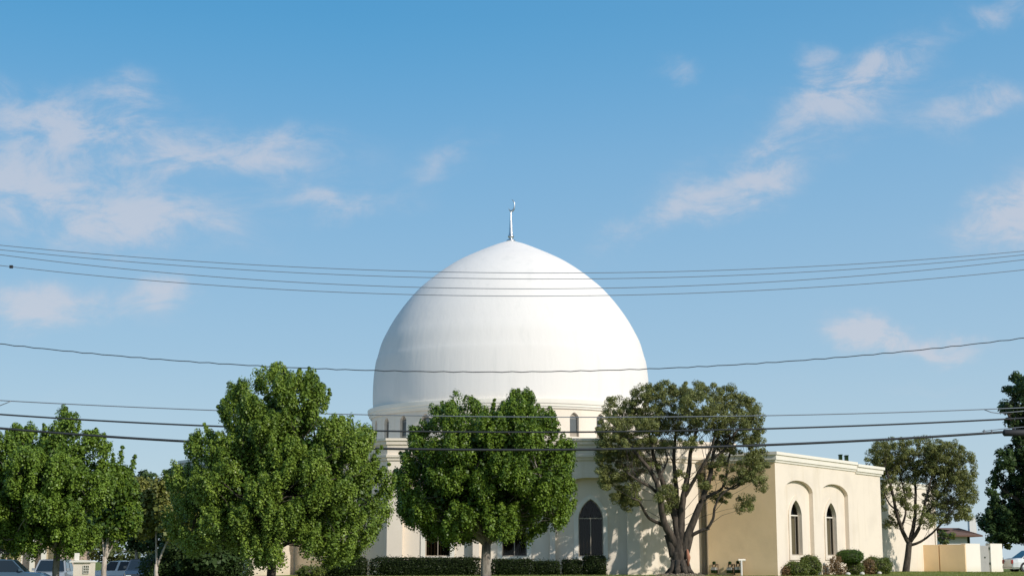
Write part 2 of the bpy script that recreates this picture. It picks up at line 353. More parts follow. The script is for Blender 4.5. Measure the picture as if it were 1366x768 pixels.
# ------------------------------------------------------------------ terrain and roads
def sstep(x, a, b):
    t = np.clip((x - a) / (b - a), 0, 1); return t * t * (3 - 2 * t)
def gz(x, y):
    x = np.asarray(x, float); y = np.asarray(y, float)
    lift = sstep(y, 46, 76) * sstep(x, -24, -15)
    far = 1 - sstep(y, 130, 200) * .5
    return -.86 + .86 * lift * far + .08 * sstep(x, 14, 26) * sstep(y, 84, 97) - .10 * sstep(x, 27, 30) * sstep(y, 100, 107) + .03 * np.sin(x * .21 + 1) * np.sin(y * .17) * lift
def terrain():
    xs = np.unique(np.concatenate([np.linspace(-2500, -120, 14), np.linspace(-120, -40, 17), np.linspace(-40, 50, 91), np.linspace(50, 120, 15), np.linspace(120, 2500, 14)]))
    ys = np.unique(np.concatenate([np.linspace(-800, -20, 8), np.linspace(-20, 40, 13), np.linspace(40, 112, 73), np.linspace(112, 240, 20), np.linspace(240, 4500, 14)]))
    X, Y = np.meshgrid(xs, ys); Z = gz(X, Y) - .03 * (Y < 45)
    v = np.stack([X, Y, Z], -1).reshape(-1, 3); nx = len(xs); fs = []
    for j in range(len(ys) - 1):
        for i in range(nx - 1): a = j * nx + i; fs.append((a, a + 1, a + nx + 1, a + nx))
    b = MB(); b.v = [tuple(p) for p in v]; b.f = fs
    return tag(b.build('ground', M['grass'], None, True), kind='structure')
terrain()
def strip(name, x0, x1, y0, y1, z, m):
    return tag(MB().box(x0, x1, y0, y1, z - .12, z).build(name, m), kind='structure')
ZS = -.86
strip('road', -300, 300, 8, 38, ZS - .006, M['asphalt'])
strip('pavement', -300, 300, -3, 7.83, ZS + .14, M['concrete']); strip('kerb', -300, 300, 7.835, 8.0, ZS + .145, M['concrete'])
strip('kerb', -300, 300, 38.0, 38.165, ZS + .145, M['concrete']); strip('pavement', -300, 300, 38.17, 40.4, ZS + .14, M['concrete'])
camo.location.z = CZ
b = MB()
for k in range(-40, 41): b.box(k * 6, k * 6 + 3, 15.4, 15.52, ZS - .02, ZS - .002); b.box(k * 6, k * 6 + 3, 30.4, 30.52, ZS - .02, ZS - .002)
tag(b.build('lane_marking', M['paintline']), kind='structure')
b = MB().box(-300, 300, 22.8, 22.92, ZS - .02, ZS - .002).box(-300, 300, 23.1, 23.22, ZS - .02, ZS - .002)
tag(b.build('centre_line', M['yellowline']), kind='structure')
b = MB().box(-75, -19.5, 60, 112, ZS - .1, ZS + .012); tag(b.build('parking_lot', M['asphalt']), kind='structure')

# ------------------------------------------------------------------ the domed building
DC = 100.0; CX0 = -.07
mosque = empty('mosque', (0, 92, 0), 'cream stucco mosque with huge white pointed dome, round windowed drum and arched windows', 'mosque')
prof = [(8.70, 9.95), (8.757, 10.52), (8.762, 11.33), (8.725, 12.2), (8.62, 13.06), (8.50, 13.5), (8.25, 14.37), (7.93, 15.05), (7.53, 15.78), (7.08, 16.46),
        (6.56, 17.14), (5.95, 17.83), (5.40, 18.32), (4.83, 18.79), (4.16, 19.28), (3.46, 19.72), (2.66, 20.13), (1.82, 20.52), (1.0, 20.87), (.4, 21.08), (.03, 21.21)]
pr = fit_curve(prof, 90); b = MB(); b.lathe([(max(r, .01), z) for r, z in pr], CX0, DC, 160, cap=False)
b.build('dome', M['dome'], mosque, True)
ztop = prof[-1][1]
# finial: tapered steel spire, crescent on top
b = MB(); b.lathe([(.30, ztop - .12), (.28, ztop), (.16, ztop + .05), (.14, ztop + .14), (.20, ztop + .2), (.20, ztop + .28), (.15, ztop + .34), (.13, ztop + .5), (.05, ztop + 1.85), (.03, ztop + 1.9)], CX0, DC, 20)
fin = b.build('finial', M['steel'], mosque, True)
b = MB(); zc = ztop + 2.28; n = 28; vs = []; fs = []
for i in range(n + 1):                                   # crescent opening up and to the left
    a = R(-160 + 250 * i / n) ; wv = math.sin(math.pi * i / n)
    ro = .42; th = .02 + .16 * wv
    for rr, dy in ((ro, 0), (ro - th, 0), (ro - th / 2, -.07 * wv - .01), (ro - th / 2, .07 * wv + .01)):
        vs.append((CX0 + .05 + rr * math.cos(a) * .55, DC + dy, zc + rr * math.sin(a)))
for i in range(n):
    for p, q in ((0, 2), (2, 1), (1, 3), (3, 0)): fs.append((i * 4 + p, i * 4 + q, i * 4 + 4 + q, i * 4 + 4 + p))
b.add(vs, fs); b.build('crescent', M['steel'], fin, True)
# drum
RD = 8.80; zd0, zd1 = 6.6, 9.55
def drum_map(u, z, d):                                   # u in degrees from straight toward the camera, + to the right
    a = R(u); return Vector((CX0 + (RD - d) * math.sin(a), DC - (RD - d) * math.cos(a), z))
zw_sill = 7.9; zw_spring = 9.0; hwd = 1.95
zap = 9.32
ops = [(1 + 12 * k - 180, hwd, zw_sill, zw_spring, gothic(zap - zw_spring)) for k in range(30)]
b = MB(); pierced(b, -185, 175, zd0, zd1, ops, drum_map, .22, 2.0); b.build('drum', M['cream'], mosque)
for (uc, hw, s, sp_, fn) in ops:
    if abs((uc + 180) % 360 - 180) < 100: window(mosque, drum_map, uc, hw, s, sp_, fn, .17, 'drum', fr=.22)
def ringprof(prof, name, m, n=144):
    b = MB(); b.lathe(prof + [prof[0]], CX0, DC, n, cap=False); return b.build(name, m, mosque)
ringprof([(8.6, 9.50), (8.90, 9.52), (8.92, 9.62), (8.985, 9.64), (8.99, 9.74), (9.06, 9.80), (9.08, 9.98), (9.08, 10.04), (8.72, 10.10), (8.6, 10.0)], 'drum_cornice', M['trim'])
# octagonal base
ZP = Zat(584.5, 84)
ZR = ZP - .45
FL, FR_ = -6.60, 6.74
A1 = (10.27, 86.47); A2 = (12.2, 87.82)
L1 = (-12.3, 90.2)
path = [(-13.2, 112), L1, (FL, 84), (FR_, 84), A2, (12.6, 112)]
def zz(y): return Zat(y, 84)
cprof = [(-.25, zz(584.5)), (.26, zz(584.5)), (.26, zz(587.6)), (.19, zz(588.4)), (.17, zz(592.6)), (.09, zz(593.6)), (.05, zz(605.5)), (.17, zz(606.2)), (.16, zz(609.5)), (.09, zz(610.4)), (.07, zz(613.6)), (-.02, zz(614.6))]
b = MB(); moulding(b, path, cprof); b.build('parapet_cornice', M['cream'], mosque)
b = MB(); b.prism([(p[0], p[1]) for p in offset_path(path, -.2)], ZR - .3, ZR); b.build('roof', M['roof'], mosque)
zc1 = zz(614.0)
mpF = plane_map((FL, 84), 1, 0); WL = FR_ - FL
bay = [(-3.93 - FL, 1.86), (.13 - FL, 1.86), (4.18 - FL, 1.90)]
zarc, zarcs = Zat(636.5, 84), Zat(655, 84)
ops = [(u, h, -.05, zarcs, segment(zarc - zarcs)) for u, h in bay]
b = MB(); pierced(b, 0, WL, -.3, zc1, ops, mpF, .45)
b.add([mpF(0, z, d) for z in (-.3, zc1) for d in (0, .45)], [(0, 1, 3, 2)])
b.build('front_wall', M['cream'], mosque)
mpF2 = plane_map((FL, 84.45), 1, 0); zwb, zws, zwa = Zat(741.5, 84.5), Zat(690, 84.5), Zat(665, 84.5)
ops = [(u, .66, zwb, zws, gothic(zwa - zws)) for u, h in bay]
b = MB(); pierced(b, .3, WL - .3, -.3, zarc + .3, ops, mpF2, .22); b.build('recessed_wall', M['cream'], mosque)
for i, (uc, hw, s, sp_, fn) in enumerate(ops):
    w = window(mosque, mpF2, uc, hw, s, sp_, fn, .14, 'front')
    b = MB(); ring(b, outline(uc, hw, s, sp_, fn), outline(uc, hw, s, sp_, fn, grow=.24), mpF2, -.06, 0); b.build('surround', M['trim'], w)
# right oblique face, small recess, left oblique face with its window
b = MB(); mp = plane_map((FR_, 84), A1[0] - FR_, A1[1] - 84); pierced(b, 0, math.hypot(A1[0] - FR_, A1[1] - 84), -.3, zc1, [], mp, 0)
b.build('side_wall', M['cream'], mosque)
C0 = Vector((13.96, 84)); wd = Vector((.559, .829)).normalized(); ld = Vector((-.829, .559)).normalized()
B1 = C0 + Vector((-.866, .5)) * 3.9
b = MB().add([(A1[0], A1[1], -.3), (A1[0] + .1, 87.0, -.3), (B1.x, 87.0, -.3), (B1.x, B1.y, -.3), (A1[0], A1[1], zc1), (A1[0] + .1, 87.0, zc1), (B1.x, 87.0, zc1), (B1.x, B1.y, zc1)],
             [(0, 1, 5, 4), (1, 2, 6, 5), (2, 3, 7, 6)])
b.add([(A1[0], A1[1], zc1 - .01), (A2[0], A2[1], zc1 - .01), (12.6, 112, zc1 - .01), (A1[0], A1[1], 5.5), (A2[0], A2[1], 5.5), (12.6, 112, 5.5)], [(0, 1, 4, 3), (1, 2, 5, 4)])
b.box(A1[0] + .17, A1[0] + .22, 86.9, 87.02, -.3, 5.5)
b.build('recess_wall', M['cream'], mosque)
dl = Vector((FL - L1[0], 84 - L1[1])); mpL = plane_map(L1, dl.x, dl.y); LL = dl.length
opl = [(LL - 6.1, .66, zwb, zws, gothic(zwa - zws)), (LL - 2.6, .0001, 1, 2, gothic(.5))][:1]
b = MB(); pierced(b, 0, LL, -.9, zc1, opl, mpL, .22); b.build('side_wall', M['cream'], mosque)
w = window(mosque, mpL, *opl[0], .14, 'front'); b = MB(); ring(b, outline(*opl[0]), outline(*opl[0], grow=.22), mpL, -.05, 0); b.build('surround', M['trim'], w)
b = MB().add([(-13.2, 112, -.9), (L1[0], L1[1], -.9), (L1[0], L1[1], zc1), (-13.2, 112, zc1), (12.6, 112, -.9), (12.6, 112, zc1)], [(0, 1, 2, 3), (0, 4, 5, 3)])
b.build('back_wall', M['cream'], mosque)
# right wing, turned to the right
ZW = Zat(602.0, 84); LW = 15.15
mpW = plane_map(C0, wd.x, wd.y)
def wz(y, u): return Zat(y, 84 + .829 * u)
za, zs_ = wz(640.5, 2.95), wz(655, 2.95)
ops = [(2.98, 1.92, -.3, zs_, segment(za - zs_)), (7.98, 2.0, -.3, zs_, segment(za - zs_))]
b = MB(); pierced(b, 0, LW, -.3, ZW - .5, ops, mpW, .24); b.build('wing_wall', M['cream'], mosque)
mpW2 = plane_map(C0 + Vector((-wd.y, wd.x)) * .24, wd.x, wd.y)
wb, wsp, wap = wz(740, 3), wz(686, 3), wz(666.5, 3)
ops = [(3.0, .72, wb, wsp, gothic(wap - wsp)), (7.86, .72, wb, wsp, gothic(wap - wsp))]
b = MB(); pierced(b, .4, 10.4, -.3, za + .3, ops, mpW2, .22); b.build('recessed_wall', M['cream'], mosque)
for o_ in ops:
    w = window(mosque, mpW2, *o_, .15, 'wing'); b = MB(); ring(b, outline(*o_), outline(*o_, grow=.25), mpW2, -.06, 0); b.build('surround', M['cream'], w)
C1 = C0 + wd * LW; C1b = C1 + ld * 9; C0b = B1
b = MB().add([(p.x, p.y, z) for p in (C0, B1) for z in (-.3, ZW - .5)], [(0, 2, 3, 1)]); b.build('wing_side_wall', M['tan'], mosque)  # cream wall like the wing front; its grazing-light tint is painted in
b = MB().add([(p.x, p.y, z) for p in (C1, C1b) for z in (-.3, ZW - .6)], [(0, 2, 3, 1)])
b.add([(p.x, p.y, z) for p in (B1, C1b) for z in (-.3, ZW - .6)], [(0, 2, 3, 1)]); b.build('wing_side_wall', M['cream'], mosque)
wprof = lambda z: [(-.3, z), (.22, z), (.22, z - .16), (.15, z - .20), (.14, z - .42), (.08, z - .45), (.06, z - .54), (-.02, z - .58)]
ub = 11.15; Cm = C0 + wd * ub
b = MB(); moulding(b, [tuple(B1 - ld * .05), tuple(C0), tuple(Cm)], wprof(ZW)); b.build('wing_cornice', M['trim'], mosque)
b = MB(); moulding(b, [tuple(Cm), tuple(C1), tuple(C1b)], [(o * 1.12 + .01 if o > 0 else o, z) for o, z in wprof(ZW - .10)]); b.build('wing_cornice', M['trim'], mosque)
b = MB(); inn = Vector((-wd.y, wd.x)); b.prism([tuple(p) for p in (C0 + inn * .1 + wd * .1, C1 + inn * .1 - wd * .1, C1b, C0b + wd * .1)], ZW - .62, ZW - .35); b.build('wing_roof', M['roof'], mosque)
for (x, yy, ww, hh) in ((1121.5, 607.5, .17, .42), (1129.5, 608.5, .18, .40)):     # roof vents behind the parapet
    p = P(x, 615, 93.2); b = MB().box(p.x - ww / 2, p.x + ww / 2, 93.1, 93.4, ZW - .4, Zat(yy - .5, 93.2)); b.box(p.x - ww / 2 - .015, p.x + ww / 2 + .015, 93.05, 93.45, Zat(yy - .5, 93.2), Zat(yy - 1.2, 93.2) + .02); b.build('roof_vent', M['dark'], mosque)
# rear volume behind the right olive tree
D0 = Vector((22.0, 101.0)); L2 = 14.6; D1 = D0 + wd * L2; zb2 = 5.9
b = MB().prism([tuple(D0), tuple(D1), tuple(D1 + ld * 12), tuple(D0 + ld * 9)], -.3, zb2); b.build('rear_wall', M['cream'], mosque)
b = MB(); moulding(b, [tuple(D0), tuple(D1), tuple(D1 + ld * 12)], [(-.3, zb2 + .14), (.14, zb2 + .14), (.14, zb2 + .04), (.07, zb2), (.05, zb2 - .2), (-.02, zb2 - .22)]); b.build('rear_cornice', M['trim'], mosque)
q = D1 - wd * .45 + Vector((wd.y, -wd.x)) * .08
b = MB().tube([(q.x, q.y, .05), (q.x, q.y, zb2 - .3)], .055, 8); b.box(q.x - .1, q.x + .1, q.y - .1, q.y + .1, zb2 - .45, zb2 - .25); b.build('downpipe', M['trim'], mosque)
# left wing, mirrored
E0 = Vector((-13.85, 84)); E1 = E0 + Vector((-.559, .829)) * 9.5
b = MB().add([(p[0], p[1], z) for p in (L1, E0, E1, E1 + Vector((6, 8))) for z in (-.9, ZW - .5)], [(0, 2, 3, 1), (2, 4, 5, 3), (4, 6, 7, 5)]); b.build('left_wing_wall', M['cream'], mosque)
b = MB(); moulding(b, [tuple(E1 + Vector((6, 8))), tuple(E1), tuple(E0), L1], wprof(ZW)); b.build('wing_cornice', M['trim'], mosque)
b = MB().prism([tuple(E0), L1, (-13.2, 100), tuple(E1 + Vector((5, 7))), tuple(E1)], ZW - .62, ZW - .52); b.build('wing_roof', M['roof'], mosque)

# ------------------------------------------------------------------ yard wall, gate, meters
K = Vector((31.05, 109.2)) ; K2 = K + ld * 2.85; ztf = Zat(725.5, 109)
yw = empty('yard_wall', (K2.x, K2.y, 0), 'low stucco yard wall tinted tan for grazing light, joining the rear corner of the mosque to the gate', 'wall')
def thick_wall(mb, p, q, z0, z1, th, extra=None):
    t = (q - p).normalized(); nn = Vector((-t.y, t.x)) * th
    mb.prism([tuple(p), tuple(q), tuple(q + nn), tuple(p + nn)], z0, z1)
mid = K + ld * 1.8
b = MB(); thick_wall(b, mid + ld * .04, K2 + ld * .8, -.3, ztf - .02, .2); b.build('wall_panel', M['tan'], yw)  # yard wall panels also carry the painted-in grazing-light tint
b = MB(); thick_wall(b, K, mid - ld * .04, -.3, ztf, .2); b.build('wall_panel', M['tan'], yw)
b = MB(); nn = Vector((ld.y, -ld.x)); thick_wall(b, mid + ld * .04 - nn * -.03, mid - ld * .04 - nn * -.03, -.3, ztf + .01, -.12); b.build('joint_strip', M['tan'], yw)
gd = Vector((.62, .785)).normalized()
def along(px):                                  # point on the gate line seen at photo column px
    k = (px - 683) / F * .988; s = (k * K.y - K.x) / (gd.x - k * gd.y); return K + gd * s
g0, g1, g2, g3 = K, along(1306.5), along(1320.5), along(1336)
gp = empty('gate_pillar', (g0.x, g0.y, 0), 'wide white stucco gate pillar at the end of the tan yard wall', 'pillar')
b = MB(); thick_wall(b, g0 + gd * .01, g1, -.3, ztf + .03, .3); b.build('shaft', M['trim'], gp)
b = MB(); thick_wall(b, g0 - gd * .0 , g1 + gd * .02, ztf + .032, ztf + .07, .33); b.build('coping', M['trim'], gp)
gp = empty('gate_pillar', (g2.x, g2.y, 0), 'white stucco gate pillar on the far right of the grey gate', 'pillar')
b = MB(); thick_wall(b, g2, g3, -.3, ztf + .06, .35); b.build('shaft', M['trim'], gp)
b = MB(); thick_wall(b, g2 - gd * .02, g3 + gd * .02, ztf + .062, ztf + .10, .38); b.build('coping', M['trim'], gp)
gt = empty('yard_gate', (g1.x, g1.y, 0), 'grey board gate between two white stucco pillars', 'gate')
gi = Vector((-gd.y, gd.x)); ga, gb = g1 + gi * .12 + gd * .03, g2 + gi * .12 - gd * .06; nb = 8; LG = (gb - ga).length
for k in range(nb):
    b = MB(); thick_wall(b, ga + gd * (LG * k / nb + .008), ga + gd * (LG * (k + 1) / nb - .008), .02, ztf - .06 + .01 * (k % 2), .035); b.build('board', M['grey'], gt)
for z in (.35, 1.5): b = MB(); thick_wall(b, ga + gi * .037, gb + gi * .037, z, z + .1, .04); b.build('rail', M['grey'], gt)
hp = ga + gd * .55 * LG - gi * .02; b = MB().box(hp.x - .05, hp.x + .05, hp.y - .03, hp.y + .03, .95, 1.06); b.build('latch', M['dark'], gt)
hp = gb + gd * .02 - gi * .03
for z in (.5, 1.55): MB().box(hp.x - .03, hp.x + .04, hp.y - .04, hp.y + .04, z, z + .16).build('hinge', M['dark'], gt)

def meter(px, w, top, label, post=False):
    k = (px - 683) / F * .988; s = (C0.x - k * C0.y) / (k * ld.y - ld.x); wpt = C0 + ld * s; q = wpt + Vector((-wd.x, -wd.y)) * .0 + Vector((ld.y, -ld.x)) * -.38
    q = wpt - Vector((wd.x, wd.y)) * .38
    t = empty('gas_meter', (q.x, q.y, 0), label, 'gas meter', 'utility meters against the tan wing wall')
    MT = Matrix.Translation((q.x, q.y, 0)) @ Matrix.Rotation(math.atan2(-ld.y, -ld.x), 4, 'Z')
    MB().box(-w / 2, w / 2, -.12, .12, .12, top * .48, MT).build('meter_body', M['dark'], t)
    MB().box(-w / 2 + .01, w / 2 - .01, -.13, .13, top * .48 + .005, top * .72, MT).build('dial_housing', M['grey'], t)
    b = MB(); b.tube([MT @ Vector((-w * .3, 0, top * .72)), MT @ Vector((-w * .3, 0, top * .92)), MT @ Vector((-w * .3, .0, top)), MT @ Vector((w * .9, 0, top)), MT @ Vector((w * .9, 0, .02))], .035, 8)
    b.tube([MT @ Vector((w * .3, 0, top * .72)), MT @ Vector((w * .3, 0, top * .9)), MT @ Vector((w * .3, .3, top * .9))], .03, 8)
    b.build('pipe', M['trim' if post else 'pole'], t)
    b = MB(); b.lathe([(.03, top), (.09, top + .03), (.09, top + .12), (.03, top + .16)], q.x, q.y, 12); b.build('regulator', M['dark'], t)
meter(956, .26, .58, 'small meter under a pale pipe, leftmost at the foot of the tan wall')
meter(977, .30, .58, 'dark boxed gas meter between the other two meters on the tan wall')
meter(987.5, .26, .62, 'gas meter beside the white bollard, rightmost at the tan wall')
k = (993.5 - 683) / F * .988; s = (C0.x - k * C0.y) / (k * ld.y - ld.x); wpt = C0 + ld * s - wd * .5
bo = empty('pipe_bollard', (wpt.x, wpt.y, 0), 'white upright pipe with a sideways head right of the gas meters', 'bollard')
MB().tube([(wpt.x, wpt.y, -.05), (wpt.x, wpt.y, .78)], .055, 10).build('post', M['white'], bo)
MB().tube([(wpt.x - .16, wpt.y, .8), (wpt.x + .22, wpt.y + .05, .8)], .065, 10).build('head', M['trim'], bo)

# ------------------------------------------------------------------ foliage
def leaf_mesh(name, C, N, size, aspect, tone, m, parent=None):
    n = len(C); N = N / (np.linalg.norm(N, axis=1, keepdims=True) + 1e-9)
    r = rng.normal(size=(n, 3)); T = np.cross(N, r); T /= np.linalg.norm(T, axis=1, keepdims=True) + 1e-9; B = np.cross(N, T)
    L = (size * rng.uniform(.65, 1.25, n))[:, None]; W = L * aspect
    fold = N * L * rng.uniform(.05, .3, n)[:, None]
    V = np.stack([C - T * L * .5, C + B * W * .5 - fold - T * L * .05, C + T * L * .5, C - B * W * .5 - fold - T * L * .05], 1).reshape(-1, 3)
    o_ = ORG.get(parent, Vector()); V = V - np.array(o_)
    me = bpy.data.meshes.new(name); me.vertices.add(4 * n); me.vertices.foreach_set('co', V.astype(np.float32).ravel())
    me.loops.add(4 * n); me.loops.foreach_set('vertex_index', np.arange(4 * n, dtype=np.int32))
    me.polygons.add(n); me.polygons.foreach_set('loop_start', np.arange(0, 4 * n, 4, dtype=np.int32)); me.polygons.foreach_set('loop_total', np.full(n, 4, np.int32))
    at = me.attributes.new('tone', 'FLOAT', 'POINT'); at.data.foreach_set('value', np.repeat(tone, 4).astype(np.float32))
    me.update(calc_edges=True); o = link_mesh(name, me, m, parent); o['kind'] = 'stuff'; return o
def unit(a): return a / (np.linalg.norm(a, axis=-1, keepdims=True) + 1e-9)
def tufts(cen, rad, axis, per, shootiness=.0, flat=.8):
    k = len(cen); idx = np.repeat(np.arange(k), per); n = len(idx)
    d = unit(rng.normal(size=(n, 3))); rr = rad[idx] * rng.uniform(.25, 1, n) ** .45
    Pp = cen[idx] + d * rr[:, None] * np.array([1, 1, flat])
    if shootiness > 0:
        s = rng.uniform(-.3, 1, n); d2 = d * (1 - .65 * np.clip(s, 0, 1))[:, None]
        Pp = cen[idx] + d2 * rr[:, None] + axis[idx] * (s * rad[idx] * shootiness)[:, None]
    N = d * .95 + np.array([0, 0, .55]) + rng.normal(size=(n, 3)) * .38
    ct = rng.uniform(0, 1, k)
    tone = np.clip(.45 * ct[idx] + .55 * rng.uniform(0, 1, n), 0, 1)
    return Pp, N, tone
def px2w(x, y, Y):
    sl_ = (F * math.sin(TH) + (384 - y) * math.cos(TH)) / (F * math.cos(TH) - (384 - y) * math.sin(TH)); Z = Y * sl_
    d = Y * math.cos(TH) + Z * math.sin(TH); return np.stack([(x - 683) * d / F, Y, Z + CZ], -1)
def crown_rows(rows, Y0, dscale, n, rad, shell=.35, seed=0, holes=.0):
    """clump centres filling a crown whose front outline is rows of (photo y, left, right)"""
    rg = np.random.default_rng(seed); rows = np.array(rows, float); s = Y0 / F; inset = rad / s * .35
    ys = rows[:, 0]; tot = (rows[:, 2] - rows[:, 1]); out = []
    ph = rg.uniform(0, 6.28, 6)
    wmax = tot.max() / 2
    while len(out) < n:
        y = rg.uniform(ys[0], ys[-1]); l = np.interp(y, ys, rows[:, 1]); r = np.interp(y, ys, rows[:, 2])
        if rg.uniform() > (r - l) / tot.max(): continue
        c = (l + r) / 2; h = max((r - l) / 2 - inset, 1)
        t = rg.uniform(-1, 1); dm = math.sqrt(max(0, 1 - t * t)) * (h * .6 + wmax * .4 * min(1, h / wmax * 2)) * dscale * s
        v = math.copysign(rg.uniform() ** shell, rg.uniform(-1, 1)) if abs(t) < .93 else rg.uniform(-1, 1)
        if y > ys[-1] - 8 or y < ys[0] + 8: v = rg.uniform(-1, 1)
        x = c + t * h; Y = Y0 + v * dm
        nz = math.sin(x * .061 + ph[0]) * math.sin(y * .075 + ph[1]) + .7 * math.sin(x * .13 + ph[2] + Y) * math.sin(y * .15 + ph[3] + Y * 1.3)
        if nz < -1 + holes and rg.uniform() < .9: continue
        out.append((x, y + inset * .5 * (1 if y < ys[0] + 15 else 0), Y))
    o = np.array(out); return px2w(o[:, 0], o[:, 1], o[:, 2])
def crown_blobs(blobs, Y0, dmax, x0, hw, dens, seed, thin=None):
    rg = np.random.default_rng(seed); out = []
    for bl in blobs:
        cx, cy, rx, ry = bl[:4]; k = max(3, int(rx * ry * dens * (bl[4] if len(bl) > 4 else 1)))
        dm = dmax * math.sqrt(max(.08, 1 - ((cx - x0) / hw) ** 2)); dep = rg.uniform(-.6, .6) * dm
        for _ in range(k):
            a = rg.uniform(0, 6.28); q = math.sqrt(rg.uniform(0, 1))
            out.append((cx + rx * q * math.cos(a), cy + ry * q * math.sin(a), Y0 + dep + rg.uniform(-1, 1) * dm * .55))
    o = np.array(out); return px2w(o[:, 0], o[:, 1], o[:, 2])
def limb(mb, pts, Yd, r0, r1, n=8, wig=.0):
    """pts photo (x,y); Yd start and end depth; radii in photo px"""
    k = len(pts); W = []; 
    c = fit_curve([(x, y, Yd[0] + (Yd[1] - Yd[0]) * i / max(1, k - 1)) for i, (x, y) in enumerate(pts)], max(4, 4 * (k - 1)))
    for i, (x, y, Y) in enumerate(c): p = px2w(np.array(x), np.array(y), np.array(Y)); W.append(Vector(p) + Vector((random.uniform(-1, 1), random.uniform(-1, 1), 0)) * wig)
    rr = [.72 * (r0 + (r1 - r0) * i / (len(W) - 1)) * Yd[0] / F for i in range(len(W))]
    mb.tube(W, rr, n); return W
def twigs(mb, frm, cen, count, r0, seed):
    rg = random.Random(seed); frm = [Vector(f) for f in frm]
    for _ in range(count):
        c = Vector(cen[rg.randrange(len(cen))]); f = min(rg.sample(frm, min(12, len(frm))), key=lambda q: (q - c).length + (3 if q.z > c.z else 0))
        m1 = f.lerp(c, .35) + Vector((rg.uniform(-.2, .2), rg.uniform(-.2, .2), rg.uniform(0, .3))); m2 = f.lerp(c, .7) + Vector((rg.uniform(-.15, .15), rg.uniform(-.15, .15), rg.uniform(0, .2)))
        mb.tube([f, m1, m2, c], [r0, r0 * .7, r0 * .45, r0 * .2], 5, cap=False)
def auto_tree(name, label, group, rows, Y0, trunk, m, bm, n, rad, per, leaf, seed, dscale=.9, shoot=1.1, aspect=.85, holes=.35, shell=.35, extra=None, cat='tree', nlimb=11, spikes=None, relief=1.9):
    """trunk: (px base x, px y of fork, px radius)"""
    tx, fy, tr = trunk; fork = Vector(px2w(np.array(tx + .0), np.array(fy), np.array(Y0 + .0))); gzb = float(gz(fork.x, Y0)) - .08
    root = empty(name, (fork.x, Y0, gzb + .05), label, cat, group); rad_w = tr * Y0 / F
    b = MB(); b.tube([(fork.x + .02, Y0, gzb), (fork.x, Y0, gzb + .25), (fork.x - .03, Y0, (gzb + fork.z) / 2), fork], [rad_w * 1.5, rad_w * 1.12, rad_w, rad_w * .9], 12)
    cen = crown_rows(rows, Y0, dscale, n, rad, shell, seed, holes); rgn = np.random.default_rng(seed + 99)
    cc = cen.mean(0); sup = cen[rgn.choice(len(cen), len(cen) // 13, replace=False)]
    D = np.linalg.norm(cen[:, None] - sup[None], axis=2); j = D.argmin(1); dm = D.min(1); Rs = np.percentile(dm, 90)
    inw = unit(cc - cen); cen = cen + (sup[j] - cen) * .30 + inw * (rad * relief * np.clip(dm / Rs, 0, 1.2) ** 2.5)[:, None]
    if spikes:
        ex = []
        for (sx, sy, sr) in spikes:
            for q in range(6): ex.append((sx + rgn.uniform(-1, 1) * (1 + q * .5) + ((rows[-1][1] + rows[-1][2]) / 2 - sx) * q * .035, sy + sr * (.6 + q * .9), Y0 + rgn.uniform(-.5, .3) * (rows[4][2] - rows[4][1]) * .2 * Y0 / F))
        ex = np.array(ex); spk = px2w(ex[:, 0], ex[:, 1], ex[:, 2]); spr = np.tile(np.array([.45, .6, .7, .8, .9, 1.]), len(spikes)) * np.repeat([q[2] for q in spikes], 6) * Y0 / F * 1.0
    rg = random.Random(seed); nodes = [fork]; cc = cen.mean(0)
    for i in range(nlimb):
        t = Vector(cen[rg.randrange(len(cen))]); t = fork.lerp(t, .82)
        m1 = fork.lerp(t, .4) + Vector((0, 0, .25 * (t - fork).length * .4)); W = fit_curve([tuple(fork - Vector((0, 0, .15))), tuple(m1), tuple(t)], 8)
        b.tube(W, [rad_w * (.62 - .5 * k / 8) for k in range(9)], 7); nodes += [Vector(w) for w in W[2:]]
    twigs(b, nodes, cen, n // 4, rad_w * .14, seed)
    b.build('trunk', bm, root, True)
    out = unit((cen - cc) * np.array([1, 1, .6])); axis = unit(out * .55 + np.array([0, 0, .85]))
    radv = rad * np.random.default_rng(seed).uniform(.6, 1.35, len(cen))
    Pp, N, tone = tufts(cen, radv, axis, per, shoot)
    inner = cc + (cen - cc) * np.random.default_rng(seed).uniform(.45, .80, len(cen))[:, None]; P2, N2, t2 = tufts(inner, radv * 1.5, axis, per // 4, 0)
    k1 = len(Pp)
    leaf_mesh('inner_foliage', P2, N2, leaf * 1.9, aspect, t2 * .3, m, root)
    if spikes:
        P3, N3, t3 = tufts(spk, spr, np.tile(np.array([[0, 0, 1.]]), (len(spk), 1)), per // 2, .5, 1.1); Pp = np.concatenate([Pp, P3]); N = np.concatenate([N, N3]); tone = np.concatenate([tone, t3])
    leaf_mesh('foliage', Pp, N, leaf, aspect, tone, m, root)
    return root
T1 = [(549, 79, 89), (556, 76, 93), (562, 52, 108), (570, 6, 131), (582, -12, 142), (600, -40, 146), (625, -55, 152), (655, -62, 160), (690, -62, 160), (715, -50, 150), (732, -25, 132), (742, 20, 118)]
auto_tree('maple_tree', 'broad green maple on the far left, its crown cut by the frame edge', 'leafy trees in front of the mosque', T1, 62, (77, 728, 4.6), M['maple'], M['greybark'], 700, .31, 180, .090, 11, spikes=[(85, 549, 5), (58, 563, 6), (35, 567, 4), (129, 569, 6), (8, 572, 5), (105, 560, 5), (147, 590, 6), (-20, 580, 6)])
T1b = [(592, 158, 168), (604, 150, 183), (618, 138, 178), (640, 128, 184), (665, 120, 187), (690, 118, 187), (712, 122, 178), (724, 130, 165)]
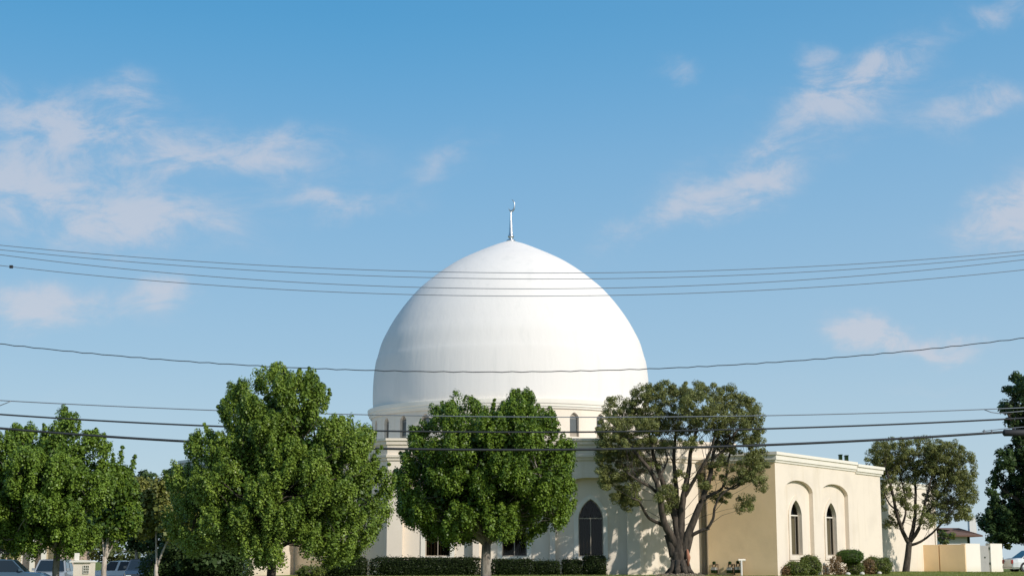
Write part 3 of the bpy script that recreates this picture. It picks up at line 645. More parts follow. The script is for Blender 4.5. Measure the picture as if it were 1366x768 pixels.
auto_tree('maple_tree', 'smaller green tree with a pale forked trunk just right of the far left maple', 'leafy trees in front of the mosque', T1b, 68, (140, 742, 3.4), M['deep'], M['palebark'], 230, .32, 150, .100, 12, nlimb=7, spikes=[(163, 592, 8), (180, 604, 8), (150, 602, 7)])
T2 = [(630, 196, 218), (640, 180, 242), (660, 172, 256), (690, 170, 264), (715, 174, 262), (734, 186, 250)]
auto_tree('yellowing_tree', 'yellow-flecked tree on pale twin trunks between the two big maples', 'leafy trees in front of the mosque', T2, 74, (209, 752, 2.6), M['yellow'], M['palebark'], 190, .36, 100, .125, 13, holes=.6, nlimb=6)
T3 = [(488, 396, 420), (493, 362, 420), (503, 352, 418), (512, 320, 424), (522, 316, 443), (536, 280, 440), (548, 276, 432), (562, 268, 470), (578, 260, 490), (594, 256, 510), (612, 246, 513), (628, 226, 506), (650, 221, 524), (668, 222, 533), (690, 222, 524), (708, 224, 505), (728, 232, 492), (744, 246, 484), (756, 300, 474)]
auto_tree('maple_tree', 'tallest bright green tree, left of the dome, hiding the low cables behind it', 'leafy trees in front of the mosque', T3, 42, (364, 728, 6.2), M['bright'], M['bark'], 1200, .195, 175, .066, 14, dscale=.85, shoot=1.5, aspect=.7, holes=.55, spikes=[(412, 487, 7), (368, 492, 5), (400, 490, 5), (324, 510, 6), (290, 538, 7), (440, 516, 6), (352, 506, 5), (466, 560, 6), (488, 570, 7), (508, 592, 7), (272, 562, 6), (248, 600, 6), (518, 615, 6), (232, 620, 7)])
T4 = [(520, 681, 688), (527, 628, 708), (538, 590, 716), (550, 572, 738), (564, 556, 742), (580, 545, 752), (598, 538, 768), (618, 524, 771), (640, 521, 780), (664, 521, 771), (688, 532, 766), (704, 548, 760), (718, 566, 738), (730, 602, 700)]
auto_tree('maple_tree', 'round deep green tree standing directly under the dome', 'leafy trees in front of the mosque', T4, 62, (649, 722, 6.5), M['deep'], M['greybark'], 1050, .29, 175, .086, 15, holes=.35, relief=1.25, shell=.5, spikes=[(684, 519, 5), (630, 527, 7), (585, 543, 6), (705, 529, 6), (732, 550, 6), (550, 570, 7), (764, 594, 6), (660, 530, 6), (608, 540, 5), (745, 570, 6), (534, 600, 6)])

def grove_tree(name, label, group, cat, cen, rad, per, leaf, m, root_loc, b, bm, aspect, shoot=0, flat=.8, extra=None):
    root = empty(name, root_loc, label, cat, group); b.build('trunk', bm, root, True)
    axis = np.tile(np.array([[0, 0, 1.]]), (len(cen), 1)); rv = rad * rng.uniform(.55, 1.35, len(cen))
    Pp, N, tone = tufts(cen, rv, axis, per, shoot, flat); leaf_mesh('foliage', Pp, N, leaf, aspect, tone, m, root); return root
# olive-like tree before the mosque's right shoulder
Y5 = 80.5
b = MB(); nodes = []
base = Vector(px2w(np.array(907.), np.array(764.), np.array(Y5)))
tw = limb(b, [(906, 767), (906, 756), (905, 744), (905, 736)], (Y5, Y5), 15, 13, 14); limb(b, [(905, 740), (905, 728), (905, 716), (906, 706)], (Y5, Y5), 12.8, 3, 14); limb(b, [(899, 742), (896, 728), (891, 712)], (Y5, Y5), 8.5, 7.4, 12); limb(b, [(911, 744), (916, 728), (921, 710)], (Y5, Y5), 9.5, 7.4, 12)
for k in range(9):                                       # root flare
    a = 2 * math.pi * k / 9 + .2; b.tube([(base.x + .28 * math.cos(a), Y5 + .28 * math.sin(a), .75), (base.x + .46 * math.cos(a), Y5 + .46 * math.sin(a), .28), (base.x + .8 * math.cos(a), Y5 + .8 * math.sin(a), .04)], [.2, .17, .05], 7)
LB = [([(901, 728), (895, 714), (888, 701), (883, 684), (880, 662), (876, 643), (866, 625), (850, 606), (836, 585)], (0, -1.2), 8, 2.2),
      ([(889, 702), (876, 696), (864, 689), (857, 676), (852, 668), (843, 664)], (0, -1.4), 3.6, 1.6),
      ([(880, 660), (866, 648), (852, 641), (838, 632)], (-.3, -1.0), 3.3, 1.5),
      ([(906, 728), (903, 705), (898, 680), (888, 655), (882, 636), (875, 618), (870, 600), (866, 578)], (0, .6), 7.5, 2.2),
      ([(905, 726), (905, 700), (903, 672), (902, 650), (900, 628), (899, 605), (902, 575)], (0, 1.5), 6.5, 2.4),
      ([(908, 726), (909, 700), (911, 668), (916, 642), (920, 620), (922, 598), (930, 572)], (0, .2), 7.5, 2.4),
      ([(912, 664), (926, 640), (938, 620), (948, 601), (955, 575)], (.1, -1.2), 3.8, 1.8),
      ([(912, 735), (917, 715), (925, 696), (932, 677), (939, 660), (946, 640), (950, 618), (953, 600), (962, 570)], (0, -.3), 8.2, 2.2),
      ([(919, 716), (931, 709), (946, 704)], (-.05, -.4), 3.9, 2.8), ([(944, 704), (951, 692), (954, 674), (964, 658), (985, 645), (1005, 630)], (-.4, -1.0), 2.8, 1.3),
      ([(936, 667), (950, 659), (963, 651), (969, 636), (971, 615), (978, 590)], (-.1, .8), 3.4, 1.7),
      ([(966, 650), (980, 651), (992, 640), (996, 620)], (.5, .2), 2.0, 1.1), ([(951, 612), (967, 598), (976, 584), (990, 565)], (-.2, -.5), 2.4, 1.2),
      ([(876, 642), (884, 628), (890, 612), (886, 596)], (-.5, .5), 2.4, 1.3)]
for pts, (ya, yb), r0, r1 in LB: nodes += limb(b, pts, (Y5 + ya, Y5 + yb), r0, r1, 9, .015)[2:]
B5 = [(830, 546, 26, 20), (812, 578, 17, 26), (810, 616, 15, 34), (828, 648, 22, 26), (842, 668, 12, 12), (865, 532, 24, 18), (882, 522, 22, 13), (905, 530, 20, 18), (925, 522, 20, 14), (930, 545, 26, 22), (962, 524, 20, 13),
      (985, 545, 26, 20), (1003, 568, 15, 26), (962, 560, 32, 20), (898, 562, 40, 20), (850, 575, 30, 22), (978, 592, 26, 14), (1006, 622, 20, 20), (984, 634, 24, 11, .8), (878, 594, 22, 9, .6), (925, 588, 20, 9, .6),
      (889, 664, 13, 18, .9), (905, 636, 9, 9, .6), (944, 640, 11, 12, .7), (960, 662, 13, 11, .8), (994, 668, 10, 17, .8), (918, 652, 6, 7, .7), (848, 618, 16, 18, .7), (957, 618, 14, 12, .7), (1014, 648, 9, 8, .8), (872, 622, 10, 10, .4), (828, 600, 22, 22, .8), (862, 556, 22, 16), (1010, 598, 10, 18, .7)]
cen = crown_blobs(B5, Y5, 2.8, 908, 130, .12, 21)
twigs(b, nodes, cen, 230, .016, 5)
ol = grove_tree('olive_tree', 'spreading grey-green olive tree with many bare limbs before the mosque corner', 'olive trees on the lawn', 'tree', cen, .24, 120, .105, M['olive'], (base.x, Y5, .03), b, M['bark'], .42)
b = MB(); p = px2w(np.array(918.), np.array(743.), np.array(Y5 - .42)); b.tube([(p[0], Y5 - .33, p[2] - .42), (p[0] + .02, Y5 - .36, p[2]), (p[0] - .02, Y5 - .30, p[2] + .4)], [.04, .11, .04], 8); b.build('bark_wound', M['rust'], ol, True)
# ring of dry leaves round its foot
b = MB(); nn_ = 40; vs = [(base.x, Y5 - .1, .17)]; 
for j, (rr, zz_) in enumerate(((.6, .13), (1.05, .075), (1.4, -.02))):
    for k in range(nn_): a = 2 * math.pi * k / nn_; q = rr * (1 + .08 * math.sin(3 * a + j)); vs.append((base.x + q * math.cos(a), Y5 - .1 + q * math.sin(a) * .8, zz_ + random.uniform(-.015, .02)))
fs = [(0, 1 + k, 1 + (k + 1) % nn_) for k in range(nn_)]
for j in range(2):
    for k in range(nn_): a = 1 + j * nn_ + k; c = 1 + j * nn_ + (k + 1) % nn_; fs.append((a, c, c + nn_, a + nn_))
b.add(vs, fs); md = tag(b.build('mulch_ring', M['mulch'], None, True), 'ring of dry leaf mulch round the foot of the olive tree', 'mulch')
a = rng.uniform(0, 6.28, 1500); q = np.sqrt(rng.uniform(.1, 1.15, 1500)) * 1.15; Cc = np.stack([base.x + q * np.cos(a), Y5 - .1 + q * np.sin(a) * .8, .16 - .12 * q / 1.2 + rng.uniform(0, .05, 1500)], -1)
o = leaf_mesh('fallen_leaves', Cc, rng.normal(size=(1500, 3)) + np.array([0, 0, 1]), .09, .6, rng.uniform(0, 1, 1500), M['mulch'], md)
# right-hand olive
Y6 = 100.5; b = MB(); nodes = []; base6 = Vector(px2w(np.array(1211.), np.array(762.), np.array(Y6)))
limb(b, [(1208, 766), (1209, 757), (1211, 742), (1213, 722)], (Y6, Y6), 7.2, 5.4, 12)
for pts, (ya, yb), r0, r1 in [([(1212, 724), (1203, 705), (1196, 683), (1191, 660), (1186, 640), (1180, 620)], (0, -.8), 4.2, 1.3), ([(1213, 722), (1219, 700), (1221, 675), (1221, 645), (1218, 612)], (0, .8), 4.2, 1.4),
      ([(1214, 722), (1226, 704), (1232, 680), (1238, 655), (1246, 625)], (0, -.5), 4.0, 1.3), ([(1214, 727), (1228, 722), (1243, 711), (1258, 695), (1272, 670)], (0, -.9), 2.9, 1.0),
      ([(1202, 704), (1208, 685), (1207, 660), (1200, 630)], (0, 1.2), 2.4, 1.0), ([(1230, 690), (1246, 672), (1262, 650), (1280, 630)], (0, .6), 2.2, .9), ([(1195, 680), (1184, 668), (1178, 650)], (0, -.6), 1.8, .8)]:
    nodes += limb(b, pts, (Y6 + ya, Y6 + yb), r0, r1, 8, .015)[2:]
B6 = [(1173, 608, 17, 18), (1198, 598, 26, 14), (1230, 595, 28, 12), (1262, 602, 26, 16), (1284, 624, 18, 24), (1290, 655, 12, 24), (1266, 648, 26, 26), (1240, 626, 24, 18), (1205, 628, 28, 18), (1184, 640, 9, 18), (1262, 682, 26, 16),
      (1238, 696, 12, 9, .8), (1195, 692, 8, 12, .8), (1183, 696, 8, 9, .8), (1207, 662, 12, 18, .8), (1177, 664, 5, 18, .7), (1285, 684, 12, 12), (1240, 664, 9, 12, .7), (1222, 680, 10, 10, .5), (1185, 618, 18, 14), (1250, 616, 26, 16)]
cen = crown_blobs(B6, Y6, 2.7, 1230, 90, .155, 22); twigs(b, nodes, cen, 200, .016, 6)
grove_tree('olive_tree', 'rounder olive tree between the mosque wing and the yard gate', 'olive trees on the lawn', 'tree', cen, .28, 95, .115, M['olive'], (base6.x, Y6, .08), b, M['bark'], .45)
# tall dark tree at the right edge
Y7 = 124; b = MB(); nodes = []
limb(b, [(1392, 765), (1392, 730), (1390, 690)], (Y7, Y7), 9, 7, 12)
for pts, dy in (([(1390, 700), (1385, 640), (1378, 580), (1368, 520)], -1), ([(1390, 700), (1362, 670), (1335, 650), (1326, 632)], .5), ([(1390, 690), (1400, 620), (1410, 560)], 1), ([(1388, 660), (1365, 610), (1348, 560), (1340, 542)], -.5), ([(1391, 705), (1355, 695), (1320, 685)], 1)):
    nodes += limb(b, pts, (Y7, Y7 + dy), 4.5, 1.2, 8)[2:]
B7 = [(1361, 506, 10, 8), (1372, 520, 14, 16), (1357, 524, 8, 8), (1345, 521, 4, 5), (1340, 545, 7, 8), (1352, 542, 11, 10), (1364, 556, 14, 14), (1348, 560, 8, 6), (1358, 577, 10, 7), (1372, 590, 16, 20), (1350, 602, 7, 8), (1345, 617, 12, 9), (1366, 625, 20, 20),
      (1331, 634, 6, 9), (1326, 652, 5, 13), (1362, 660, 26, 30), (1330, 678, 15, 10), (1318, 690, 11, 14), (1342, 700, 22, 20), (1372, 700, 28, 24), (1400, 600, 34, 60), (1420, 680, 40, 44), (1395, 530, 25, 25), (1338, 605, 6, 6)]
cen = crown_blobs(B7, Y7, 4.0, 1395, 90, .11, 23); twigs(b, nodes, cen, 200, .03, 7)
rt = px2w(np.array(1392.), np.array(762.), np.array(Y7))
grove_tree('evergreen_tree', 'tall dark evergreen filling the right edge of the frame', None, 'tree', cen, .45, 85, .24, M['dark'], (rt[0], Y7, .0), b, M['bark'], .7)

def far_tree(px, Y, rows_blobs, m, label, seed, dens=.05, rad=.5, per=60, leaf=.26, bm='bark', tr=3, dm=3.0, group='background trees', name='background_tree'):
    b = MB(); xs = [q[0] for q in rows_blobs]; top = min(q[1] for q in rows_blobs)
    nodes = limb(b, [(px, 768), (px + 1, 745), (px, (745 + top) / 2 + 20), (px, top + 12)], (Y, Y), tr, 1, 8)
    zb = float(gz(nodes[0].x, Y)); b.tube([(nodes[0].x, Y, zb - .1), nodes[0]], [tr * Y / F * 1.2, tr * Y / F], 8)
    cen = crown_blobs(rows_blobs, Y, dm, sum(xs) / len(xs), (max(xs) - min(xs)) / 2 + 40, dens, seed); twigs(b, nodes[2:], cen, 40, .03, seed)
    return grove_tree(name, label, group, 'tree', cen, rad, per, leaf, m, (nodes[0].x, Y, zb), b, M[bm], .75)
far_tree(181, 96, [(180, 650, 26, 22), (195, 665, 30, 28), (170, 690, 24, 22), (205, 705, 26, 24), (185, 720, 22, 12)], M['dark'], 'dark tree behind the yellow-flecked tree, seen over the parked cars', 31, bm='palebark', tr=4)
far_tree(250, 79, [(238, 645, 22, 16), (262, 660, 30, 26), (245, 695, 34, 26), (285, 700, 30, 30), (240, 735, 26, 18), (280, 740, 34, 20), (318, 720, 24, 26)], M['dark'], 'dark tree filling the gap behind the left side of the tallest tree', 32)
far_tree(20, 100, [(-10, 690, 30, 26), (30, 700, 30, 20), (70, 690, 34, 26), (110, 700, 30, 22), (5, 728, 16, 10)], M['dark'], 'dark tree behind the far left maple, before the pink building', 33, tr=3)
far_tree(148, 132, [(140, 735, 20, 12), (165, 738, 18, 12), (118, 728, 16, 14), (190, 735, 16, 12)], M['far'], 'pale olive green tree far behind the parked white pickup', 34, leaf=.3)
far_tree(3, 92, [(3, 722, 12, 12), (12, 735, 10, 10)], M['yellow'], 'small yellowing tree at the left frame edge above the parked cars', 35, rad=.35, per=40, leaf=.2)
far_tree(1336, 126, [(1330, 700, 12, 12), (1345, 706, 14, 14), (1335, 720, 18, 10)], M['shrub'], 'rounded light green tree behind the gate at right', 36, rad=.42, leaf=.22, dens=.1)
far_tree(1262, 118, [(1258, 712, 8, 7), (1270, 716, 6, 5), (1257, 722, 5, 6)], M['shrub'], 'small green tree behind the tan yard wall', 37, rad=.3, leaf=.2, tr=2)

# ------------------------------------------------------------------ hedges and shrubs
def leafy_solid(name, label, cat, group, x0, x1, ytop, Y, dep, m, leaf, dn, shape='box', ybot=None, core='hedge', bumps=0.0, zb=None, seed=0, cs=.86):
    a = px2w(np.array(float(x0)), np.array(float(ytop)), np.array(Y - dep / 2.)); c = px2w(np.array(float(x1)), np.array(float(ytop)), np.array(Y - dep / 2.))
    X0, X1, Zt = a[0], c[0], a[2]; Zb = (float(gz((X0 + X1) / 2, Y)) - .02) if ybot is None else Zat(ybot, Y); cx, cz = (X0 + X1) / 2, (Zb + Zt) / 2; hx, hy, hz = (X1 - X0) / 2, dep / 2, (Zt - Zb) / 2
    ex = 8 if shape == 'box' else 2.3
    def surf(d):
        rr = (np.abs(d[:, 0]) ** ex + np.abs(d[:, 1]) ** ex + np.abs(d[:, 2]) ** ex) ** (-1 / ex); return d * rr[:, None]
    zb_ = Zb if zb is None else zb
    root = empty(name, (cx, Y, zb_), label, cat, group)
    area = 4 * (hx * hz + hy * hz + hx * hy) * 2; n = int(area * dn); rg = np.random.default_rng(seed + 5)
    d = unit(rg.normal(size=(n, 3)) / np.array([1, 1, 1])); cube = rg.uniform(-1, 1, size=(n, 3)); ax = rg.choice(3, n, p=np.array([hy * hz, hx * hz, hx * hy]) / (hy * hz + hx * hz + hx * hy)); cube[np.arange(n), ax] = rg.choice([-1., 1.], n)
    S = surf(cube) ; jit = 1 + bumps * np.sin(S[:, 0] * 7 + seed) * np.sin(S[:, 2] * 5 + seed * 2) + rg.normal(0, .02, n)
    Pp = np.array([cx, Y, cz]) + S * jit[:, None] * np.array([hx, hy, hz]) + rg.normal(0, leaf * .35, size=(n, 3)) * rg.choice([1., 1., 1., 2.6], n)[:, None]
    k = Pp[:, 2] > zb_ ; Pp = Pp[k]; N = (S / np.array([hx, hy, hz]))[k]; N = unit(N) + rg.normal(0, .5, size=(len(N), 3)) + np.array([0, 0, .3])
    leaf_mesh('foliage', Pp, N, leaf, .7, rg.uniform(0, 1, len(Pp)), m, root)
    b = MB(); nu, nv = 16, 8; vs = []
    for i in range(nv + 1):
        for j in range(nu):
            th_, ph_ = math.pi * i / nv, 2 * math.pi * j / nu; q = surf(np.array([[math.sin(th_) * math.cos(ph_), math.sin(th_) * math.sin(ph_), math.cos(th_)]]))[0] * cs
            vs.append((cx + q[0] * hx, Y + q[1] * hy, cz + q[2] * hz))
    b.add(vs, [(i * nu + j, i * nu + (j + 1) % nu, (i + 1) * nu + (j + 1) % nu, (i + 1) * nu + j) for i in range(nv) for j in range(nu)])
    co = b.build('branches', M['hedge'] if shape == 'box' else M['bark'], root); return root
HG = 'clipped dark hedges along the front of the mosque'
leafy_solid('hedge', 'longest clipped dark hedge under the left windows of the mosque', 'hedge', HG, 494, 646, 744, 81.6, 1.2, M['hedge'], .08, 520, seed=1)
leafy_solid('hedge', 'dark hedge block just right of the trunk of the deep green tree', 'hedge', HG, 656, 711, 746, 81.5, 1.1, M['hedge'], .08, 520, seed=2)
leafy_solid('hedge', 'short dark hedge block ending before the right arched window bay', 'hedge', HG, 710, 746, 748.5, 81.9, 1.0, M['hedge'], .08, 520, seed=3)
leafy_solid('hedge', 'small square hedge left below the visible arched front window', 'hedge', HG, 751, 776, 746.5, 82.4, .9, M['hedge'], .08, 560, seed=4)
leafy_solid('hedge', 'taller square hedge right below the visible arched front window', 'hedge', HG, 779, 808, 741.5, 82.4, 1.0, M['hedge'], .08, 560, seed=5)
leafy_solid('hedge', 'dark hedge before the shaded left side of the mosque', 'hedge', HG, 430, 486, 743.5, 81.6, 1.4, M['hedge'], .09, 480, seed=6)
leafy_solid('shrub', 'loose green shrub in front of the shaded left wall', 'shrub', 'shrubs at the mosque walls', 394, 430, 756, 79, 1.2, M['shrub'], .1, 420, 'round', seed=7, bumps=.16)
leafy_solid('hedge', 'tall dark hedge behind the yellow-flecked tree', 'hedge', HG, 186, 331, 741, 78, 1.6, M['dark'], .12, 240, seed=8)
SG = 'shrubs at the mosque walls'
leafy_solid('shrub', 'low sprawling shrub at the wing corner, nearest its tan side', 'shrub', SG, 1050, 1082, 749, 84.6, 1.1, M['shrub'], .075, 700, 'round', seed=11, bumps=.12)
leafy_solid('shrub', 'round green shrub under the first arched wing window', 'shrub', SG, 1069, 1097, 741, 85.3, 1.0, M['shrub'], .075, 700, 'round', seed=12, bumps=.16)
leafy_solid('shrub', 'tiny reddish shrub tip at the foot of the wing corner', 'shrub', SG, 1044, 1056, 755.5, 84.3, .4, M['red'], .07, 500, 'round', seed=13, bumps=.25, cs=.35)
leafy_solid('shrub', 'small wispy reddish plant between the two wing windows', 'shrub', SG, 1098, 1108, 752, 86.5, .35, M['red'], .07, 260, 'round', seed=14, bumps=.3, cs=.35)
leafy_solid('shrub', 'upright reddish brown shrub under the second wing window', 'shrub', SG, 1108, 1122, 741, 87.8, .5, M['red'], .07, 520, 'round', seed=15, bumps=.3, cs=.35)
leafy_solid('shrub', 'low loose reddish shrub beside the clipped topiary', 'shrub', SG, 1117, 1130, 753, 87.6, .4, M['red'], .07, 300, 'round', seed=16, bumps=.3, cs=.35)
leafy_solid('topiary', 'clipped green flat-topped topiary ball above a loose bush by the wing', 'topiary', SG, 1119, 1154, 733, 88.6, 1.2, M['topiary'], .06, 1100, 'round', ybot=750, zb=0.0, seed=17)
leafy_solid('shrub', 'loose bush growing beneath the clipped topiary ball', 'shrub', SG, 1131, 1153, 747, 88.8, .9, M['shrub'], .075, 520, 'round', seed=18, bumps=.15)
leafy_solid('shrub', 'wide rounded shrub with reddish tips left of the right olive tree', 'shrub', SG, 1153, 1192, 743.5, 90.6, 1.3, M['shrub'], .08, 620, 'round', seed=19, bumps=.14)
leafy_solid('shrub', 'small reddish shrub against the left end of the wide rounded one', 'shrub', SG, 1153, 1168, 745, 90.0, .6, M['red'], .075, 380, 'round', seed=20, bumps=.3, cs=.35)
for i, (px, Y) in enumerate(((1150, 88.2), (1173, 90.0), (1131, 87.4))):
    p = px2w(np.array(float(px)), np.array(762.), np.array(Y)); b = MB(); b.lathe([(.03, -.02), (.12, .02), (.15, .08), (.10, .15), (.02, .17)], p[0], Y, 9)
    z0 = float(gz(p[0], Y)); b.v = [(x + random.uniform(-.02, .02), y, z + z0) for x, y, z in b.v]
    tag(b.build('stone', M['stone'], None, True), ('pale stone at the foot of the clipped topiary', 'pale stone before the wide rounded shrub', 'pale stone below the low reddish shrub')[i], 'stone', 'stones edging the shrub bed')
# grass blades along the visible strip of lawn
n = 90000; X = rng.uniform(-8, 46, n); Yb = 74 + 34 * rng.uniform(0, 1, n) ** 1.5; Zb = gz(X, Yb); h = rng.uniform(.035, .085, n)
keep = ~((X > -7) & (X < 11) & (Yb > 83.9)) & ~((X > C0.x - 3) & ((X - C0.x) * -wd.y + (Yb - C0.y) * wd.x > -.03))
X, Yb, Zb, h = X[keep], Yb[keep], Zb[keep], h[keep]; n = len(X); a = rng.uniform(0, 6.28, n); le = rng.normal(0, .03, (n, 2)); w_ = .012
V = np.stack([np.stack([X - w_ * np.cos(a), Yb - w_ * np.sin(a), Zb - .01], -1), np.stack([X + w_ * np.cos(a), Yb + w_ * np.sin(a), Zb - .01], -1), np.stack([X + le[:, 0], Yb + le[:, 1], Zb + h], -1)], 1).reshape(-1, 3)
me = bpy.data.meshes.new('grass'); me.vertices.add(3 * n); me.vertices.foreach_set('co', V.astype(np.float32).ravel()); me.loops.add(3 * n); me.loops.foreach_set('vertex_index', np.arange(3 * n, dtype=np.int32))
me.polygons.add(n); me.polygons.foreach_set('loop_start', np.arange(0, 3 * n, 3, dtype=np.int32)); me.polygons.foreach_set('loop_total', np.full(n, 3, np.int32))
at = me.attributes.new('tone', 'FLOAT', 'POINT'); at.data.foreach_set('value', np.repeat(rng.uniform(0, 1, n), 3).astype(np.float32)); me.update(calc_edges=True)
o = link_mesh('grass', me, M['blade']); tag(o, 'short mown grass blades on the lawn before the mosque', 'grass', None, 'stuff')

# ------------------------------------------------------------------ overhead lines
YL = 47.0; XE = 23.5
def cable(pts, rpx, m, label, wav=0.0, Y=YL, group='overhead lines crossing the view'):
    W = [P(x, y, Y) for x, y in pts]; c = np.polyfit([w.x for w in W], [w.z for w in W], 2 if len(pts) < 6 else 3)
    xs = np.linspace(-XE, XE, 161); c_ = c
    pt = [(x, Y + wav * math.sin(x * 9), float(np.polyval(c_, np.clip(x, -17.5, 17.5)) + (np.polyval(np.polyder(c_), np.clip(x, -17.5, 17.5)) * (x - np.clip(x, -17.5, 17.5))) + wav * math.cos(x * 9))) for x in xs]
    r = rpx / 2 * Y / F; root = empty('power_line', pt[0], label, 'cable', group)
    MB().tube(pt, r, 6).build('conductor', m, root, True); return root, pt
GL = [([(0, 327), (470, 359.3), (683, 363.8), (890, 362), (1000, 359.4), (1364, 335)], .85, 'topmost thin wire of the four across the dome'),
      ([(0, 333), (470, 367), (683, 371.8), (890, 370), (1000, 366.5), (1364, 340)], .85, 'second thin wire from the top across the dome'),
      ([(0, 339.7), (470, 380), (683, 385.2), (890, 382), (1000, 377.5), (1364, 346.5)], .9, 'third thin wire from the top across the dome'),
      ([(0, 354), (470, 390.5), (683, 394.5), (890, 392), (1000, 388), (1364, 360)], .9, 'lowest of the four thin wires, with a small clamp at its left')]
ends = []
for i, (pts, r, lb) in enumerate(GL):
    yy_ = YL + (i - 1.5) * .5; rt_, pt = cable(pts, r, M['wire'], lb, Y=yy_); ends.append(pt)
p = P(15, 356, YL + .75); MB().box(p.x - .05, p.x + .05, p.y - .03, p.y + .03, p.z - .04, p.z + .05).build('clamp', M['black'], rt_)
r5, p5 = cable([(0, 458.5), (220, 479.6), (480, 493.4), (680, 496), (1000, 485), (1364, 451)], 1.2, M['cable'], 'lone twisted cable crossing the lower dome', wav=.012)
r6, p6 = cable([(12, 534.5), (280, 546.6), (480, 552.8), (762, 556), (1100, 552.4), (1330, 545)], 1.3, M['wire'], 'thin cable level with the drum cornice, forking near both ends')
b = MB(); q0 = P(15, 534.5, YL); q1 = P(-6, 543, YL); b.tube([q0, P(8, 537.5, YL), q1, P(-60, 551, YL), (-XE, YL, P(-60, 551, YL).z + .15)], .013, 6); b.build('branch_wire', M['wire'], r6, True); b = MB()
q0 = P(1313, 546, YL); b.tube([q0, P(1322, 549.5, YL), P(1332, 551, YL), P(1366, 548, YL), (XE, YL, P(1366, 548, YL).z + .4)], .013, 6); b.build('branch_wire', M['wire'], r6, True)
r7, p7 = cable([(0, 552.6), (275, 567), (480, 574), (683, 577), (900, 573.8), (1100, 569), (1366, 557.5)], 2.3, M['cable'], 'thick black cable second from the bottom')
r8, p8 = cable([(0, 571), (265, 589), (480, 597), (683, 600.2), (900, 597.5), (1100, 589), (1320, 577.5)], 3.3, M['cable'], 'thickest and lowest black cable, ending at a splice box')
b = MB(); a, c = P(1339, 577, YL), P(1372, 577, YL); b.tube([a + Vector((-.03, 0, 0)), a, a + Vector((.02, 0, 0)), c, c + Vector((.05, 0, 0))], [.05, .09, .105, .105, .06], 12); b.build('splice_case', M['black'], r8, True)
b = MB(); b.tube([P(1310, 575, YL), P(1340, 571.5, YL), P(1366, 569, YL)], .012, 6)
for x in (1313, 1323): q = P(x, 575.5, YL); b.box(q.x - .015, q.x + .015, YL - .03, YL + .03, q.z - .05, q.z + .06)
b.build('lashing_wire', M['wire'], r8)
for sx, nm in ((-1, 'left'), (1, 'right')):
    X = sx * XE; pe = empty('utility_pole', (X, YL, ZS), 'wooden utility pole carrying the overhead lines beyond the %s frame edge' % nm, 'pole', 'utility poles')
    zt = max(e[0 if sx < 0 else -1][2] for e in ends) + .8
    MB().lathe([(.19, ZS - .1), (.18, 0), (.13, zt)], X, YL + 1.1, 12).build('shaft', M['pole'], pe, True)
    b = MB()
    for e in ends: z = e[0 if sx < 0 else -1][2]; b.box(X - .05, X + .05, YL - 1, YL + 1.2, z - .16, z - .06)
    b.build('crossarm', M['pole'], pe)
    b = MB()
    for pt in (p5, p6, p7, p8): z = pt[0 if sx < 0 else -1][2]; b.box(X - .03, X + .03, YL - .03, YL + 1.1, z - .03, z + .03)
    b.build('bracket', M['dark'], pe)

